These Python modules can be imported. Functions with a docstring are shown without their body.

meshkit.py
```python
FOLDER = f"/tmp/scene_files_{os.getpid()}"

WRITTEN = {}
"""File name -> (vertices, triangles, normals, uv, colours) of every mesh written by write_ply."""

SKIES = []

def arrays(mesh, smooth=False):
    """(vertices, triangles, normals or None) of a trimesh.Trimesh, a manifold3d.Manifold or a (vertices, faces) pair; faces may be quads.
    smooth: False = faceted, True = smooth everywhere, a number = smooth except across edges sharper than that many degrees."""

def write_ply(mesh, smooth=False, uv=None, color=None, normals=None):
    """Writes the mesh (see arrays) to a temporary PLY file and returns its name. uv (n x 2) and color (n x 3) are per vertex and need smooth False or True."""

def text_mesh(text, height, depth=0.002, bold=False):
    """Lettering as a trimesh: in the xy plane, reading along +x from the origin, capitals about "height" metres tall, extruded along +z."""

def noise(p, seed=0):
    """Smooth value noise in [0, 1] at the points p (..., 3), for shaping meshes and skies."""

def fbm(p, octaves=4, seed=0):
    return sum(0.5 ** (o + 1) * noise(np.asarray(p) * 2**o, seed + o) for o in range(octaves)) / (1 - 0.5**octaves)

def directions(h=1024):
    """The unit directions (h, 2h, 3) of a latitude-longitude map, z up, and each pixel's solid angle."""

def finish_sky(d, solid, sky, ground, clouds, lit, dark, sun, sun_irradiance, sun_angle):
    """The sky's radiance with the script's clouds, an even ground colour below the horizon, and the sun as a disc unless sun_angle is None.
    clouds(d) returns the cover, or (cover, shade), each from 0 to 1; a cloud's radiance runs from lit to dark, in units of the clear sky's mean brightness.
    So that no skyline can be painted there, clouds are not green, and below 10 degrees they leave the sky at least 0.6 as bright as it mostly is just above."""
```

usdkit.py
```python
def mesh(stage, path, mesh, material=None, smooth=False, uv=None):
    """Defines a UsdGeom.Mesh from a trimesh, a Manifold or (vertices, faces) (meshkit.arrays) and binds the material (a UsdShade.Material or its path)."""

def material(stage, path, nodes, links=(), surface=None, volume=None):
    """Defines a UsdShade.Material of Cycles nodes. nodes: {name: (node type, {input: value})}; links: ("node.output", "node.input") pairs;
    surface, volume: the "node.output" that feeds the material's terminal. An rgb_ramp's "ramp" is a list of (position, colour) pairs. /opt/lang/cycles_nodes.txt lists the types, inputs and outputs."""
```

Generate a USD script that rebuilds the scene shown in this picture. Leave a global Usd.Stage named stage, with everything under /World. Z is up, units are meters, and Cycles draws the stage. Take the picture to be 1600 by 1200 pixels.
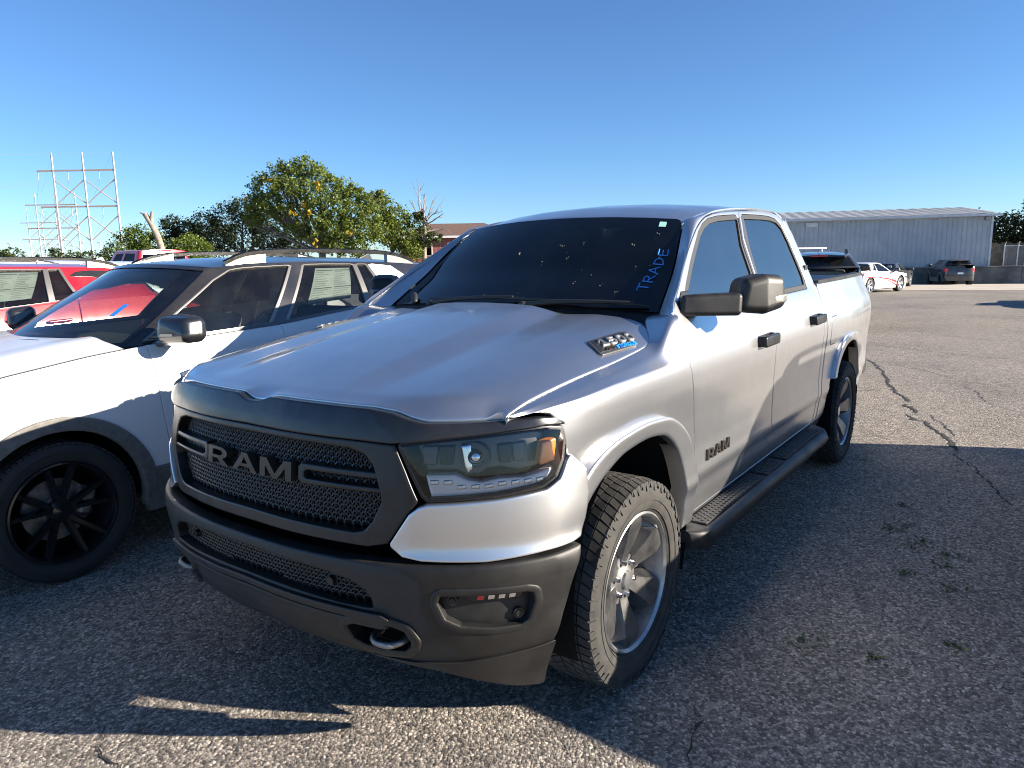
import math, random
import numpy as np, trimesh, shapely, manifold3d
from shapely.geometry import Polygon, LineString, Point, MultiPolygon, box as sbox
from shapely.ops import unary_union
from scipy.spatial import Delaunay
from scipy.ndimage import gaussian_filter1d, gaussian_filter
from scipy.interpolate import PchipInterpolator, RegularGridInterpolator, RectBivariateSpline
from pxr import Usd, UsdGeom, UsdLux, UsdShade, Gf, Sdf, Vt
import usdkit, meshkit

stage = Usd.Stage.CreateInMemory()
UsdGeom.SetStageUpAxis(stage, UsdGeom.Tokens.z)
UsdGeom.SetStageMetersPerUnit(stage, 1.0)
world = UsdGeom.Xform.Define(stage, "/World")
stage.SetDefaultPrim(world.GetPrim())
UsdGeom.Scope.Define(stage, "/World/Looks")

# ---------------------------------------------------------------- camera, sky, sun
# world: +x towards the front of the silver pickup, +y to its left side, front axle above the origin
EYE = np.array([2.40015, 2.13108, 1.62332]); YAW, PITCH, ROLL = 3.76315337, -.169157997, -.0176863411
_f = np.array([math.cos(PITCH) * math.cos(YAW), math.cos(PITCH) * math.sin(YAW), math.sin(PITCH)])
_r = np.cross(_f, [0, 0, 1]); _r /= np.linalg.norm(_r); _u = np.cross(_r, _f)
_r, _u = _r * math.cos(ROLL) + _u * math.sin(ROLL), _u * math.cos(ROLL) - _r * math.sin(ROLL)
cam = UsdGeom.Camera.Define(stage, "/World/camera")
cam.AddTransformOp().Set(Gf.Matrix4d(*map(float, [*_r, 0, *_u, 0, *(-_f), 0, *EYE, 1])))
cam.CreateHorizontalApertureAttr(36.0); cam.CreateVerticalApertureAttr(27.0)
cam.CreateFocalLengthAttr(36.0 * 1139.923 / 1600.0)
cam.CreateClippingRangeAttr(Gf.Vec2f(.05, 5000.0))
cam.CreateExposureAttr(1.7)

SUN = np.array([-.46, 1.0, .385]); SUN /= np.linalg.norm(SUN)      # towards the sun
sun = UsdLux.DistantLight.Define(stage, "/World/sun")
sun.CreateIntensityAttr(1.25); sun.CreateAngleAttr(.53); sun.CreateColorAttr(Gf.Vec3f(1.0, .89, .74)); sun.CreateNormalizeAttr(True)
_q = Gf.Rotation(Gf.Vec3d(0, 0, 1), Gf.Vec3d(*map(float, SUN)))
sun.AddTransformOp().Set(Gf.Matrix4d().SetRotate(_q))
usdkit.material(stage, "/World/Looks/sky_air", {
    "s": ("sky_texture", {"sky_type": "single_scattering", "sun_disc": False, "sun_elevation": float(math.asin(SUN[2])), "sun_rotation": float(math.atan2(SUN[0], SUN[1])), "air_density": 1.0, "aerosol_density": 0.0, "ozone_density": 6.5, "altitude": 1200.0}),
    "b": ("background_shader", {"strength": .058})}, [("s.color", "b.color")], surface="b.background")
sky = UsdLux.DomeLight.Define(stage, "/World/sky")
UsdShade.MaterialBindingAPI.Apply(sky.GetPrim()).Bind(UsdShade.Material.Get(stage, "/World/Looks/sky_air"))
sky.GetPrim().SetCustomDataByKey("kind", "structure")
# ---------------------------------------------------------------- truck surfaces
def gsm(xs, ys, sig, n=1200):
    """smooth 1-D table: piecewise linear points rounded by a gaussian of width sig"""
    xs, ys = np.asarray(xs, float), np.asarray(ys, float)
    lo, hi = xs[0] - 4 * sig, xs[-1] + 4 * sig
    t = np.linspace(lo, hi, n)
    v = np.interp(t, xs, ys)
    v[t < xs[0]] = ys[0] + (t[t < xs[0]] - xs[0]) * (ys[1] - ys[0]) / (xs[1] - xs[0])
    v[t > xs[-1]] = ys[-1] + (t[t > xs[-1]] - xs[-1]) * (ys[-1] - ys[-2]) / (xs[-1] - xs[-2])
    v = gaussian_filter1d(v, sig / (t[1] - t[0]), mode="nearest")
    return lambda q: np.interp(q, t, v)

SIDE_Y = gsm([.20, .42, .47, .55, .62, .66, .70, .80, .95, 1.08, 1.15, 1.20, 1.27, 1.36, 1.42, 1.50, 1.65, 1.82, 1.90, 1.95],
             [.86, .925, .948, .962, .968, .984, .980, .980, .988, 1.000, 1.002, .996, .977, .938, .903, .868, .797, .722, .68, .60], .010)
SIDE_TAPER = gsm([-5.2, -4.75, -4.2, -3.6, -2.8, .2, .40, .55, .75], [-.10, -.045, -.015, 0, 0, 0, -.012, -.045, -.16], .06)
def side_y(x, z):
    return SIDE_Y(z) + SIDE_TAPER(x)
# plan of the nose, centre to the left front wheel
_pl = np.array([(.965, -.30), (.970, -.15), (.972, 0), (.970, .15), (.957, .30), (.935, .43), (.905, .55), (.865, .655), (.800, .765), (.715, .865), (.62, .94), (.54, .978), (.44, .995), (.30, 1.0), (.1, 1.0)])
_pl[0] = (.957, -.30)
_ps = np.concatenate([[0], np.cumsum(np.linalg.norm(np.diff(_pl, axis=0), axis=1))])
_ps -= np.interp(0, _pl[:, 1], _ps)
_tt = np.linspace(_ps[0], _ps[-1], 900)
_px, _py = (gaussian_filter1d(PchipInterpolator(_ps, _pl[:, k])(_tt), .03 / (_tt[1] - _tt[0]), mode="nearest") for k in (0, 1))
_nx, _ny = np.gradient(_py, _tt), -np.gradient(_px, _tt)
_nl = np.hypot(_nx, _ny); _nx, _ny = _nx / _nl, _ny / _nl
NOSE_OFF = gsm([.20, .30, .40, .46, .55, .62, .70, .735, .76, .95, 1.08, 1.13, 1.19, 1.3], [-.10, -.075, -.035, -.005, .012, .020, .030, .02, .005, .0, -.02, -.03, -.055, -.16], .012)
def nose(s, z, d=0.0):
    """point of the nose surface: s along the plan (signed, left +), z height, d inward"""
    s, z = np.broadcast_arrays(np.asarray(s, float), np.asarray(z, float))
    a = np.abs(s); o = NOSE_OFF(z) - d
    x = np.interp(a, _tt, _px) + np.interp(a, _tt, _nx) * o
    y = np.interp(a, _tt, _py) + np.interp(a, _tt, _ny) * o
    return np.stack([x, np.where(s < 0, -y, y), z], -1)
# bonnet: heights over stations x (rows) and |y| (columns)
_hx = [-.75, -.40, 0., .30, .55, .70, .80, .87, .93, 1.02]
_hy = [0, .16, .28, .33, .42, .58, .68, .74, .80, .88, .95]
_hz = [[1.475, 1.473, 1.468, 1.456, 1.424, 1.422, 1.408, 1.396, 1.376, 1.333, 1.29],
       [1.428, 1.426, 1.421, 1.409, 1.382, 1.381, 1.368, 1.357, 1.338, 1.296, 1.25],
       [1.374, 1.372, 1.367, 1.356, 1.333, 1.331, 1.319, 1.307, 1.288, 1.246, 1.20],
       [1.324, 1.322, 1.318, 1.308, 1.289, 1.289, 1.278, 1.268, 1.251, 1.219, 1.18],
       [1.276, 1.274, 1.271, 1.264, 1.250, 1.250, 1.242, 1.233, 1.217, 1.189, 1.15],
       [1.241, 1.240, 1.237, 1.232, 1.223, 1.223, 1.218, 1.208, 1.189, 1.157, 1.11],
       [1.217, 1.216, 1.213, 1.210, 1.205, 1.200, 1.195, 1.178, 1.152, 1.110, 1.06],
       [1.200, 1.199, 1.197, 1.195, 1.190, 1.181, 1.160, 1.140, 1.110, 1.060, 1.01],
       [1.183, 1.182, 1.180, 1.177, 1.170, 1.150, 1.120, 1.095, 1.060, 1.000, .94],
       [1.140, 1.139, 1.136, 1.130, 1.120, 1.090, 1.050, 1.02, .98, .92, .86]]
_hg = RegularGridInterpolator((_hx, _hy), np.array(_hz), method="linear", bounds_error=False, fill_value=None)
_gx, _gy = np.linspace(-.75, 1.02, 355), np.linspace(-.95, .95, 381)
_G = _hg(np.stack(np.meshgrid(_gx, np.abs(_gy), indexing="ij"), -1))
_G = gaussian_filter(_G, (.035 / .005, .011 / .005), mode="nearest")
_HS = RectBivariateSpline(_gx, _gy, _G, kx=3, ky=3)
def hood_z(x, y):
    return _HS.ev(x, y)
# roof
ROOF_C = gsm([-3.0, -2.83, -2.70, -2.4, -2.0, -1.6, -1.3, -1.08, -.95], [1.825, 1.893, 1.921, 1.939, 1.944, 1.928, 1.896, 1.845, 1.80], .05)
ROOF_Y = gsm([0, .3, .5, .58, .64, .68, .74], [0, -.008, -.024, -.034, -.048, -.066, -.11], .012)
def roof_z(x, y):
    return ROOF_C(x + .10 * (np.abs(y) / .66) ** 2) + ROOF_Y(np.abs(y))
# ---------------------------------------------------------------- helpers
_used = {}
def numbered(parent, name):
    k = (parent, name); n = _used.get(k, 0); _used[k] = n + 1
    return f"{parent}/{name}" if n == 0 else f"{parent}/{name}_{n:03d}"
def path_of(p):
    return "/World" if p is None else (p if isinstance(p, str) else str(p.GetPath()))
def tag(p, label=None, cat=None, group=None, kind=None):
    p = p.GetPrim() if hasattr(p, "GetPrim") else p
    for k, v in (("label", label), ("category", cat), ("group", group), ("kind", kind)):
        if v: p.SetCustomDataByKey(k, v)
    return p
def thing(name, label, cat, group=None, loc=(0, 0, 0), rotz=0.0):
    x = UsdGeom.Xform.Define(stage, numbered("/World", name))
    x.AddTranslateOp().Set(Gf.Vec3d(*map(float, loc)))
    if rotz: x.AddRotateZOp().Set(float(rotz))
    return tag(x, label, cat, group)
def node(name, parent, loc=(0, 0, 0), rotz=0.0):
    x = UsdGeom.Xform.Define(stage, numbered(path_of(parent), name))
    x.AddTranslateOp().Set(Gf.Vec3d(*map(float, loc)))
    if rotz: x.AddRotateZOp().Set(float(rotz))
    return x.GetPrim()
def emit(name, mesh, mat, parent=None, smooth=30, label=None):
    if mesh is None: return parent
    if isinstance(mesh, MB): mesh = mesh.mesh()
    m = usdkit.mesh(stage, numbered(path_of(parent), name), mesh, mat, smooth=smooth)
    p = m.GetPrim()
    if label: p.SetCustomDataByKey("label", label)
    return p
def tri(v, f):
    return trimesh.Trimesh(np.asarray(v, float), np.asarray(f, int), process=False)
class MB:
    """collects shapes that become one mesh"""
    def __init__(s): s.v, s.f, s.n = [], [], 0
    def add(s, m, M=None):
        if hasattr(m, "to_mesh"):
            k = m.to_mesh(); v, f = np.array(k.vert_properties[:, :3], float), np.array(k.tri_verts)
        elif isinstance(m, tuple): v, f = np.asarray(m[0], float), np.asarray(m[1])
        else: v, f = np.array(m.vertices), np.array(m.faces)
        if f.shape[1] == 4: f = np.vstack([f[:, [0, 1, 2]], f[:, [0, 2, 3]]])
        if M is not None: v = v @ np.asarray(M)[:3, :3].T + np.asarray(M)[:3, 3]
        s.v.append(v); s.f.append(f + s.n); s.n += len(v); return s
    def mesh(s): return tri(np.vstack(s.v), np.vstack(s.f))
    def box(s, c, size, bev=.0, rz=0.0, R=None):
        return s.add(cbox(size, bev), xf(c, rz, R))
    def cyl(s, a, b, r, r2=None, n=12): return s.add(cyl(a, b, r, r2, n))
    def tube(s, pts, r, n=8): return s.add(tube(pts, r, n))
def xf(c, rz=0.0, R=None):
    M = np.eye(4); M[:3, 3] = c
    if R is not None: M[:3, :3] = R
    elif rz: M[:2, :2] = [[math.cos(rz), -math.sin(rz)], [math.sin(rz), math.cos(rz)]]
    return M
def cbox(size, b=0.0):
    a = np.array(size, float) / 2
    if b <= 0: return trimesh.creation.box(extents=np.array(size, float))
    b = min(b, a.min() * .95); P = []
    for sx in (-1, 1):
        for sy in (-1, 1):
            for sz in (-1, 1):
                for k in range(3):
                    d = a - b; d[k] = a[k]; P.append(d * (sx, sy, sz))
    return manifold3d.Manifold.hull_points(np.array(P))
def hull(P): return manifold3d.Manifold.hull_points(np.asarray(P, float))
def rhull(P, r, n=12):
    """hull of spheres"""
    s = manifold3d.Manifold.sphere(r, n)
    return manifold3d.Manifold.batch_hull([s.translate(tuple(map(float, p))) for p in P])
def frame(d):
    d = np.asarray(d, float); d = d / np.linalg.norm(d)
    a = np.array([0, 0, 1.0]) if abs(d[2]) < .9 else np.array([1.0, 0, 0])
    u = np.cross(a, d); u /= np.linalg.norm(u); return u, np.cross(d, u), d
def cyl(a, b, r, r2=None, n=12):
    a, b = np.asarray(a, float), np.asarray(b, float); r2 = r if r2 is None else r2
    u, w, d = frame(b - a); t = np.arange(n) / n * 2 * np.pi
    c = np.cos(t)[:, None] * u + np.sin(t)[:, None] * w
    v = np.vstack([a + c * r, b + c * r2, [a], [b]]); i = np.arange(n); j = (i + 1) % n
    f = np.vstack([np.c_[i, j, j + n], np.c_[i, j + n, i + n], np.c_[j, i, np.full(n, 2 * n)], np.c_[i + n, j + n, np.full(n, 2 * n + 1)]])
    return tri(v, f)
def tube(pts, r, n=8):
    pts = np.asarray(pts, float); r = np.broadcast_to(r, len(pts)); t = np.arange(n) / n * 2 * np.pi
    T = np.gradient(pts, axis=0); u, w, _ = frame(T[0]); V = []
    for p, d, k in zip(pts, T, r):
        d = d / np.linalg.norm(d); u = u - d * (u @ d); u /= np.linalg.norm(u); w = np.cross(d, u)
        V.append(p + k * (np.cos(t)[:, None] * u + np.sin(t)[:, None] * w))
    m = len(pts); V = np.vstack(V + [pts[:1], pts[-1:]]); F = []; i = np.arange(n); j = (i + 1) % n
    for k in range(m - 1):
        F += [np.c_[i + k * n, j + k * n, j + k * n + n], np.c_[i + k * n, j + k * n + n, i + k * n + n]]
    F += [np.c_[j, i, np.full(n, m * n)], np.c_[i + (m - 1) * n, j + (m - 1) * n, np.full(n, m * n + 1)]]
    return tri(V, np.vstack(F))
def lathe_y(prof, n=48):
    """prof: (radius, y) list, closed or open; turns about the y axis"""
    prof = np.asarray(prof, float); t = np.arange(n) / n * 2 * np.pi; m = len(prof)
    V = np.stack([prof[None, :, 0] * np.cos(t)[:, None], np.broadcast_to(prof[:, 1], (n, m)), prof[None, :, 0] * np.sin(t)[:, None]], -1).reshape(-1, 3)
    i, k = np.meshgrid(np.arange(n), np.arange(m - 1), indexing="ij"); j = (i + 1) % n
    a, b, c, d = i * m + k, i * m + k + 1, j * m + k + 1, j * m + k
    return tri(V, np.vstack([np.c_[a.ravel(), b.ravel(), c.ravel()], np.c_[a.ravel(), c.ravel(), d.ravel()]]))
def grid(P):
    """P (n, m, 3) sheet"""
    n, m = P.shape[:2]; i, k = np.meshgrid(np.arange(n - 1), np.arange(m - 1), indexing="ij")
    a = (i * m + k).ravel()
    return tri(P.reshape(-1, 3), np.vstack([np.c_[a, a + m, a + m + 1], np.c_[a, a + m + 1, a + 1]]))
def flip(m): return tri(m.vertices, m.faces[:, ::-1])
def polyline(pts, closed=False, step=.02):
    p = np.asarray(pts, float)
    if closed: p = np.vstack([p, p[:1]])
    s = np.concatenate([[0], np.cumsum(np.linalg.norm(np.diff(p, axis=0), axis=1))])
    n = max(2, int(math.ceil(s[-1] / step)) + 1); q = np.linspace(0, s[-1], n)
    return np.stack([np.interp(q, s, p[:, k]) for k in range(p.shape[1])], -1)
def smooth_closed(pts, r):
    """polygon with its corners rounded by r"""
    return Polygon(pts).buffer(-r, join_style="round").buffer(2 * r).buffer(-r)
def spl(pts, n=60):
    p = np.asarray(pts, float); s = np.concatenate([[0], np.cumsum(np.linalg.norm(np.diff(p, axis=0), axis=1))])
    q = np.linspace(0, s[-1], n); return np.stack([PchipInterpolator(s, p[:, k])(q) for k in range(p.shape[1])], -1)
def _ring(c, step):
    """boundary points: every true corner kept, long edges cut to the step, tiny edges merged"""
    R = np.array(c)[:-1]; out = []
    for a, b in zip(R, np.roll(R, -1, 0)):
        n = max(1, int(math.ceil(np.linalg.norm(b - a) / step))); out.append(a + (b - a) * (np.arange(n) / n)[:, None])
    return np.vstack(out)
def panel(poly, fmap, step=.03, r=.004, depth=.02, d0=0.0, inset=.0, outward=True):
    """poly in the (u, v) of a surface; fmap(u, v, d) gives the point d behind the surface. The edges are rounded by r and turn in by depth."""
    if inset: poly = poly.buffer(-inset, join_style="mitre")
    mb = MB()
    for pg in (list(poly.geoms) if hasattr(poly, "geoms") else [poly]):
        if pg.is_empty or pg.area < 1e-7: continue
        pg = shapely.geometry.polygon.orient(pg.simplify(.0004), 1.0)
        rr = r
        while rr > 1e-4:                       # the rounding must leave the panel in one piece
            q = pg.buffer(-1.4 * rr, join_style="mitre")
            if q.geom_type == "Polygon" and not q.is_empty and len(q.interiors) == len(pg.interiors): break
            rr *= .6
        rd = [0.0] if rr <= 1e-4 else [0.0, .12 * rr, .5 * rr, 1.4 * rr]
        dp = [0.0] if rr <= 1e-4 else [rr, .52 * rr, .14 * rr, 0.0]
        bufs = [pg] + [pg.buffer(-d, join_style="mitre") for d in rd[1:]]
        P, D, T, holes, ext, n0 = [], [], [], [], None, 0
        skirts = []
        for k, ring in enumerate([pg.exterior, *pg.interiors]):
            L = _ring(ring.coords, step); n = len(L); loops = [L]
            for b in bufs[1:]:
                rings = [b.exterior] if k == 0 else list(b.interiors)
                tgt = rings[0] if k == 0 else min(rings, key=lambda g: g.hausdorff_distance(ring))
                s_ = shapely.line_locate_point(tgt, shapely.points(L)); q = shapely.line_interpolate_point(tgt, s_)
                loops.append(np.c_[shapely.get_x(q), shapely.get_y(q)])
            i = np.arange(n); jn = (i + 1) % n
            for a in range(len(loops) - 1):
                o, o2 = n0 + a * n, n0 + (a + 1) * n
                T.append(np.vstack([np.c_[o + i, o + jn, o2 + jn], np.c_[o + i, o2 + jn, o2 + i]]))
            for lp, dd in zip(loops, dp): P.append(lp); D.append(np.full(n, dd))
            skirts.append((n0, n)); last = n0 + (len(loops) - 1) * n
            if k == 0: ext = (last, n)
            else: holes.append((last, n))
            n0 += n * len(loops)
        Pv = np.vstack(P); core = Polygon(Pv[ext[0]:ext[0] + ext[1]], [Pv[a:a + m] for a, m in holes])
        if not core.is_valid: core = core.buffer(0)
        idx = np.concatenate([np.arange(a, a + m) for a, m in [ext] + holes])
        _, u_ = np.unique(np.round(Pv[idx], 6), axis=0, return_index=True); idx = idx[np.sort(u_)]
        x0, y0, x1, y1 = pg.bounds; nx, ny = int((x1 - x0) / step) + 2, int((y1 - y0) / (step * .866)) + 2
        X, Y = np.meshgrid(x0 + np.arange(nx) * step, y0 + np.arange(ny) * step * .866); X = X + (np.arange(ny) % 2)[:, None] * step / 2; G = np.c_[X.ravel(), Y.ravel()]
        inner = core.buffer(-step * .45); G = G[shapely.contains_xy(inner, G[:, 0], G[:, 1])] if not inner.is_empty else G[:0]
        A = np.vstack([Pv[idx], G]); gi = np.concatenate([idx, n0 + np.arange(len(G))])
        if len(A) >= 3:
            t = Delaunay(A).simplices; C = A[t].mean(1); t = t[shapely.contains_xy(core.buffer(1e-6), C[:, 0], C[:, 1])]
            a, b, c = A[t[:, 0]], A[t[:, 1]], A[t[:, 2]]; ar = (b[:, 0] - a[:, 0]) * (c[:, 1] - a[:, 1]) - (b[:, 1] - a[:, 1]) * (c[:, 0] - a[:, 0])
            t, ar = t[np.abs(ar) > 1e-10], ar[np.abs(ar) > 1e-10]; t[ar < 0] = t[ar < 0][:, ::-1]; T.append(gi[t])
        Pa = np.vstack([Pv, G]); Da = np.concatenate(D + [np.zeros(len(G))])
        F = np.vstack(T); V = [fmap(Pa[:, 0], Pa[:, 1], d0 + Da)]; F = [F if outward else F[:, ::-1]]; k = len(Pa)
        if depth > 0:
            for o, n in skirts:
                W = fmap(Pa[o:o + n, 0], Pa[o:o + n, 1], np.full(n, d0 + depth)); V.append(W); i = np.arange(n); jn = (i + 1) % n
                f = np.vstack([np.c_[o + i, k + i, k + jn], np.c_[o + i, k + jn, o + jn]]); F.append(f if outward else f[:, ::-1]); k += n
        mb.add(tri(np.vstack(V), np.vstack(F)))
    return mb.mesh() if mb.v else None
def extr(poly, h, M=None):
    ms = [trimesh.creation.extrude_polygon(g, h, engine="earcut") for g in (poly.geoms if hasattr(poly, "geoms") else [poly]) if g.area > 1e-9]
    m = trimesh.util.concatenate(ms)
    if M is not None: m.apply_transform(M)
    return m
def mirror_y(m):
    if hasattr(m, 'to_mesh'): m = MB().add(m).mesh()
    return tri(np.array(m.vertices) * (1, -1, 1), np.array(m.faces)[:, ::-1])
def loft(A, B, k=6, bulge=0.0, out=(0, 0, 1)):
    """sheet between two curves with the same number of points, bowed outwards"""
    A, B = np.asarray(A, float), np.asarray(B, float); w = np.linspace(0, 1, k)[None, :, None]
    P = A[:, None] * (1 - w) + B[:, None] * w
    t = np.gradient(P, axis=0); s = (B - A)[:, None] + 0 * P; n = np.cross(t, s); n /= np.linalg.norm(n, axis=-1, keepdims=True) + 1e-12
    o = np.asarray(out, float); n *= np.sign((n * o).sum(-1, keepdims=True) + 1e-12)
    return P + n * bulge * 4 * w * (1 - w)
# ---------------------------------------------------------------- materials
LK = "/World/Looks/"
def simple(name, color, rough=.5, metal=0.0, spec=.5, **kw):
    return usdkit.material(stage, LK + name, {"p": ("principled_bsdf", {"base_color": color, "roughness": rough, "metallic": metal, "specular_ior_level": spec, **kw})}, surface="p.BSDF")
def noisy(name, c1, c2, scale, rough=.5, metal=0.0, bump=0.0, dist=.002, detail=4, lo=.35, hi=.65, rough2=None, **kw):
    nodes = {"g": ("texture_coordinate", {}), "n": ("noise_texture", {"scale": scale, "detail": detail, "roughness": .6}), "r": ("rgb_ramp", {"ramp": [(lo, c1), (hi, c2)]}),
             "p": ("principled_bsdf", {"roughness": rough, "metallic": metal, **kw})}
    links = [("g.object", "n.vector"), ("n.fac", "r.fac"), ("r.color", "p.base_color")]
    if bump:
        nodes["b"] = ("bump", {"strength": bump, "distance": dist}); nodes["n2"] = ("noise_texture", {"scale": scale * 6, "detail": 3})
        links += [("g.object", "n2.vector"), ("n2.fac", "b.height"), ("b.normal", "p.normal")]
    if rough2 is not None:
        nodes["m"] = ("map_range", {"from_min": lo, "from_max": hi, "to_min": rough, "to_max": rough2})
        links += [("n.fac", "m.value"), ("m.result", "p.roughness")]
    return usdkit.material(stage, LK + name, nodes, links, surface="p.BSDF")
def paint(name, color, metal, rough, flake=0.0, coat=1.0, dust=.0, dustcol=(.42, .36, .30)):
    """clear-coated body paint with fine flakes and a thin uneven film of road dust"""
    nodes = {"g": ("texture_coordinate", {}), "n": ("noise_texture", {"scale": 3.0, "detail": 5, "roughness": .62}), "v": ("white_noise_texture", {}),
             "n2": ("noise_texture", {"scale": 60.0, "detail": 4, "roughness": .7}), "mm": ("math", {"math_type": "multiply"}),
             "m": ("map_range", {"from_min": .30, "from_max": .62, "to_min": 0.0, "to_max": dust, "clamp": True}),
             "d": ("mix", {"color1": color, "color2": dustcol}), "sm": ("mapping", {"scale": (900.0, 900.0, 900.0)}),
             "fl": ("voronoi_texture", {"scale": 1.0}), "fr": ("map_range", {"from_min": 0.0, "from_max": 1.0, "to_min": 1 - flake, "to_max": 1 + flake}),
             "fm": ("mix", {"mix_type": "multiply", "fac": 1.0}), "cr": ("map_range", {"from_min": 0.0, "from_max": max(dust, .01), "to_min": .03, "to_max": .22}),
             "mr": ("math", {"math_type": "multiply_add", "value2": -metal, "value3": metal}),
             "p": ("principled_bsdf", {"roughness": rough, "metallic": metal, "coat_weight": coat, "coat_roughness": .03})}
    links = [("g.object", "n.vector"), ("g.object", "n2.vector"), ("n.fac", "mm.value1"), ("n2.fac", "mm.value2"), ("n.fac", "m.value"), ("m.result", "d.fac"),
             ("g.object", "sm.vector"), ("sm.vector", "fl.vector"), ("fl.distance", "fr.value"), ("d.color", "fm.color1"), ("fr.result", "fm.color2"), ("fm.color", "p.base_color"),
             ("m.result", "cr.value"), ("cr.result", "p.coat_roughness"), ("m.result", "mr.value1"), ("mr.value", "p.metallic")]
    return usdkit.material(stage, LK + name, nodes, links, surface="p.BSDF")
def pane(name, tint, gloss=(1, 1, 1), rough=0.0, ior=1.5, dust=0.0):
    """window glass: sees through with a tint, mirrors by Fresnel, a little dust"""
    nodes = {"t": ("transparent_bsdf", {"color": tint}), "g": ("glossy_bsdf", {"color": gloss, "roughness": rough, "distribution": "ggx"}), "f": ("fresnel", {"IOR": ior}),
             "m": ("mix_closure", {}), "d": ("diffuse_bsdf", {"color": (.36, .35, .33)}), "m2": ("mix_closure", {}), "tc": ("texture_coordinate", {}), "n": ("noise_texture", {"scale": 5.0, "detail": 6, "roughness": .7}),
             "r": ("map_range", {"from_min": .42, "from_max": .8, "to_min": dust * .3, "to_max": dust, "clamp": True})}
    return usdkit.material(stage, LK + name, nodes, [("f.fac", "m.fac"), ("t.BSDF", "m.closure1"), ("g.BSDF", "m.closure2"), ("m.closure", "m2.closure1"), ("d.BSDF", "m2.closure2"),
                                                     ("tc.object", "n.vector"), ("n.fac", "r.value"), ("r.result", "m2.fac")], surface="m2.closure")
SILVER = paint("silver_metallic_paint", (.60, .605, .615), .98, .345, .10, 1.0, .02)
WHITE = paint("white_paint", (.70, .70, .69), 0.0, .4, .0, 1.0, .05)
RED = paint("red_paint", (.50, .006, .018), .15, .35, .06, 1.0, .05)
BLACKP = paint("black_gloss_paint", (.008, .009, .011), 0.0, .3, .0, 1.0, .05)
NAVY = paint("dark_blue_paint", (.006, .008, .014), .0, .35, .0, 1.0, .06)
PLASTIC = noisy("black_bumper_plastic", (.006, .006, .0065), (.013, .0125, .012), 7, .44, 0, .12, .0004, rough2=.56)
TRIM = noisy("satin_black_trim", (.007, .007, .0075), (.013, .013, .013), 9, .30, 0, .05, .0003, rough2=.42)
GUARD = noisy("dark_bug_guard_plastic", (.010, .011, .013), (.020, .020, .021), 6, .16, 0, 0, rough2=.34)
FLAREGREY = noisy("grey_textured_plastic", (.10, .098, .092), (.15, .145, .135), 30, .65, 0, .3, .0006)
DARK = simple("underbody_black", (.006, .006, .006), .9, 0, .1)
RUBBER = noisy("tyre_rubber", (.017, .017, .017), (.044, .041, .037), 14, .78, 0, .25, .0006, rough2=.9)
RUBBER2 = noisy("clean_tyre_rubber", (.012, .012, .013), (.026, .025, .024), 14, .7, 0, .2, .0006, rough2=.85)
ALLOY = noisy("grey_painted_alloy", (.27, .27, .275), (.36, .355, .35), 12, .30, .85, 0, rough2=.42)
ALLOYL = simple("bright_alloy", (.62, .62, .62), .25, .9)
BLACKALLOY = simple("gloss_black_alloy", (.008, .008, .009), .18, 0, .6)
CHROME = simple("chrome", (.75, .75, .76), .09, 1.0)
SATIN = simple("satin_silver_trim", (.25, .24, .225), .42, .8)
STEEL = noisy("brushed_steel", (.20, .19, .18), (.32, .30, .29), 25, .4, .9, 0, rough2=.55)
GLASS_D = pane("dark_tinted_glass", (.035, .037, .040), (.46, .43, .38), dust=.012, ior=1.5)
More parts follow.
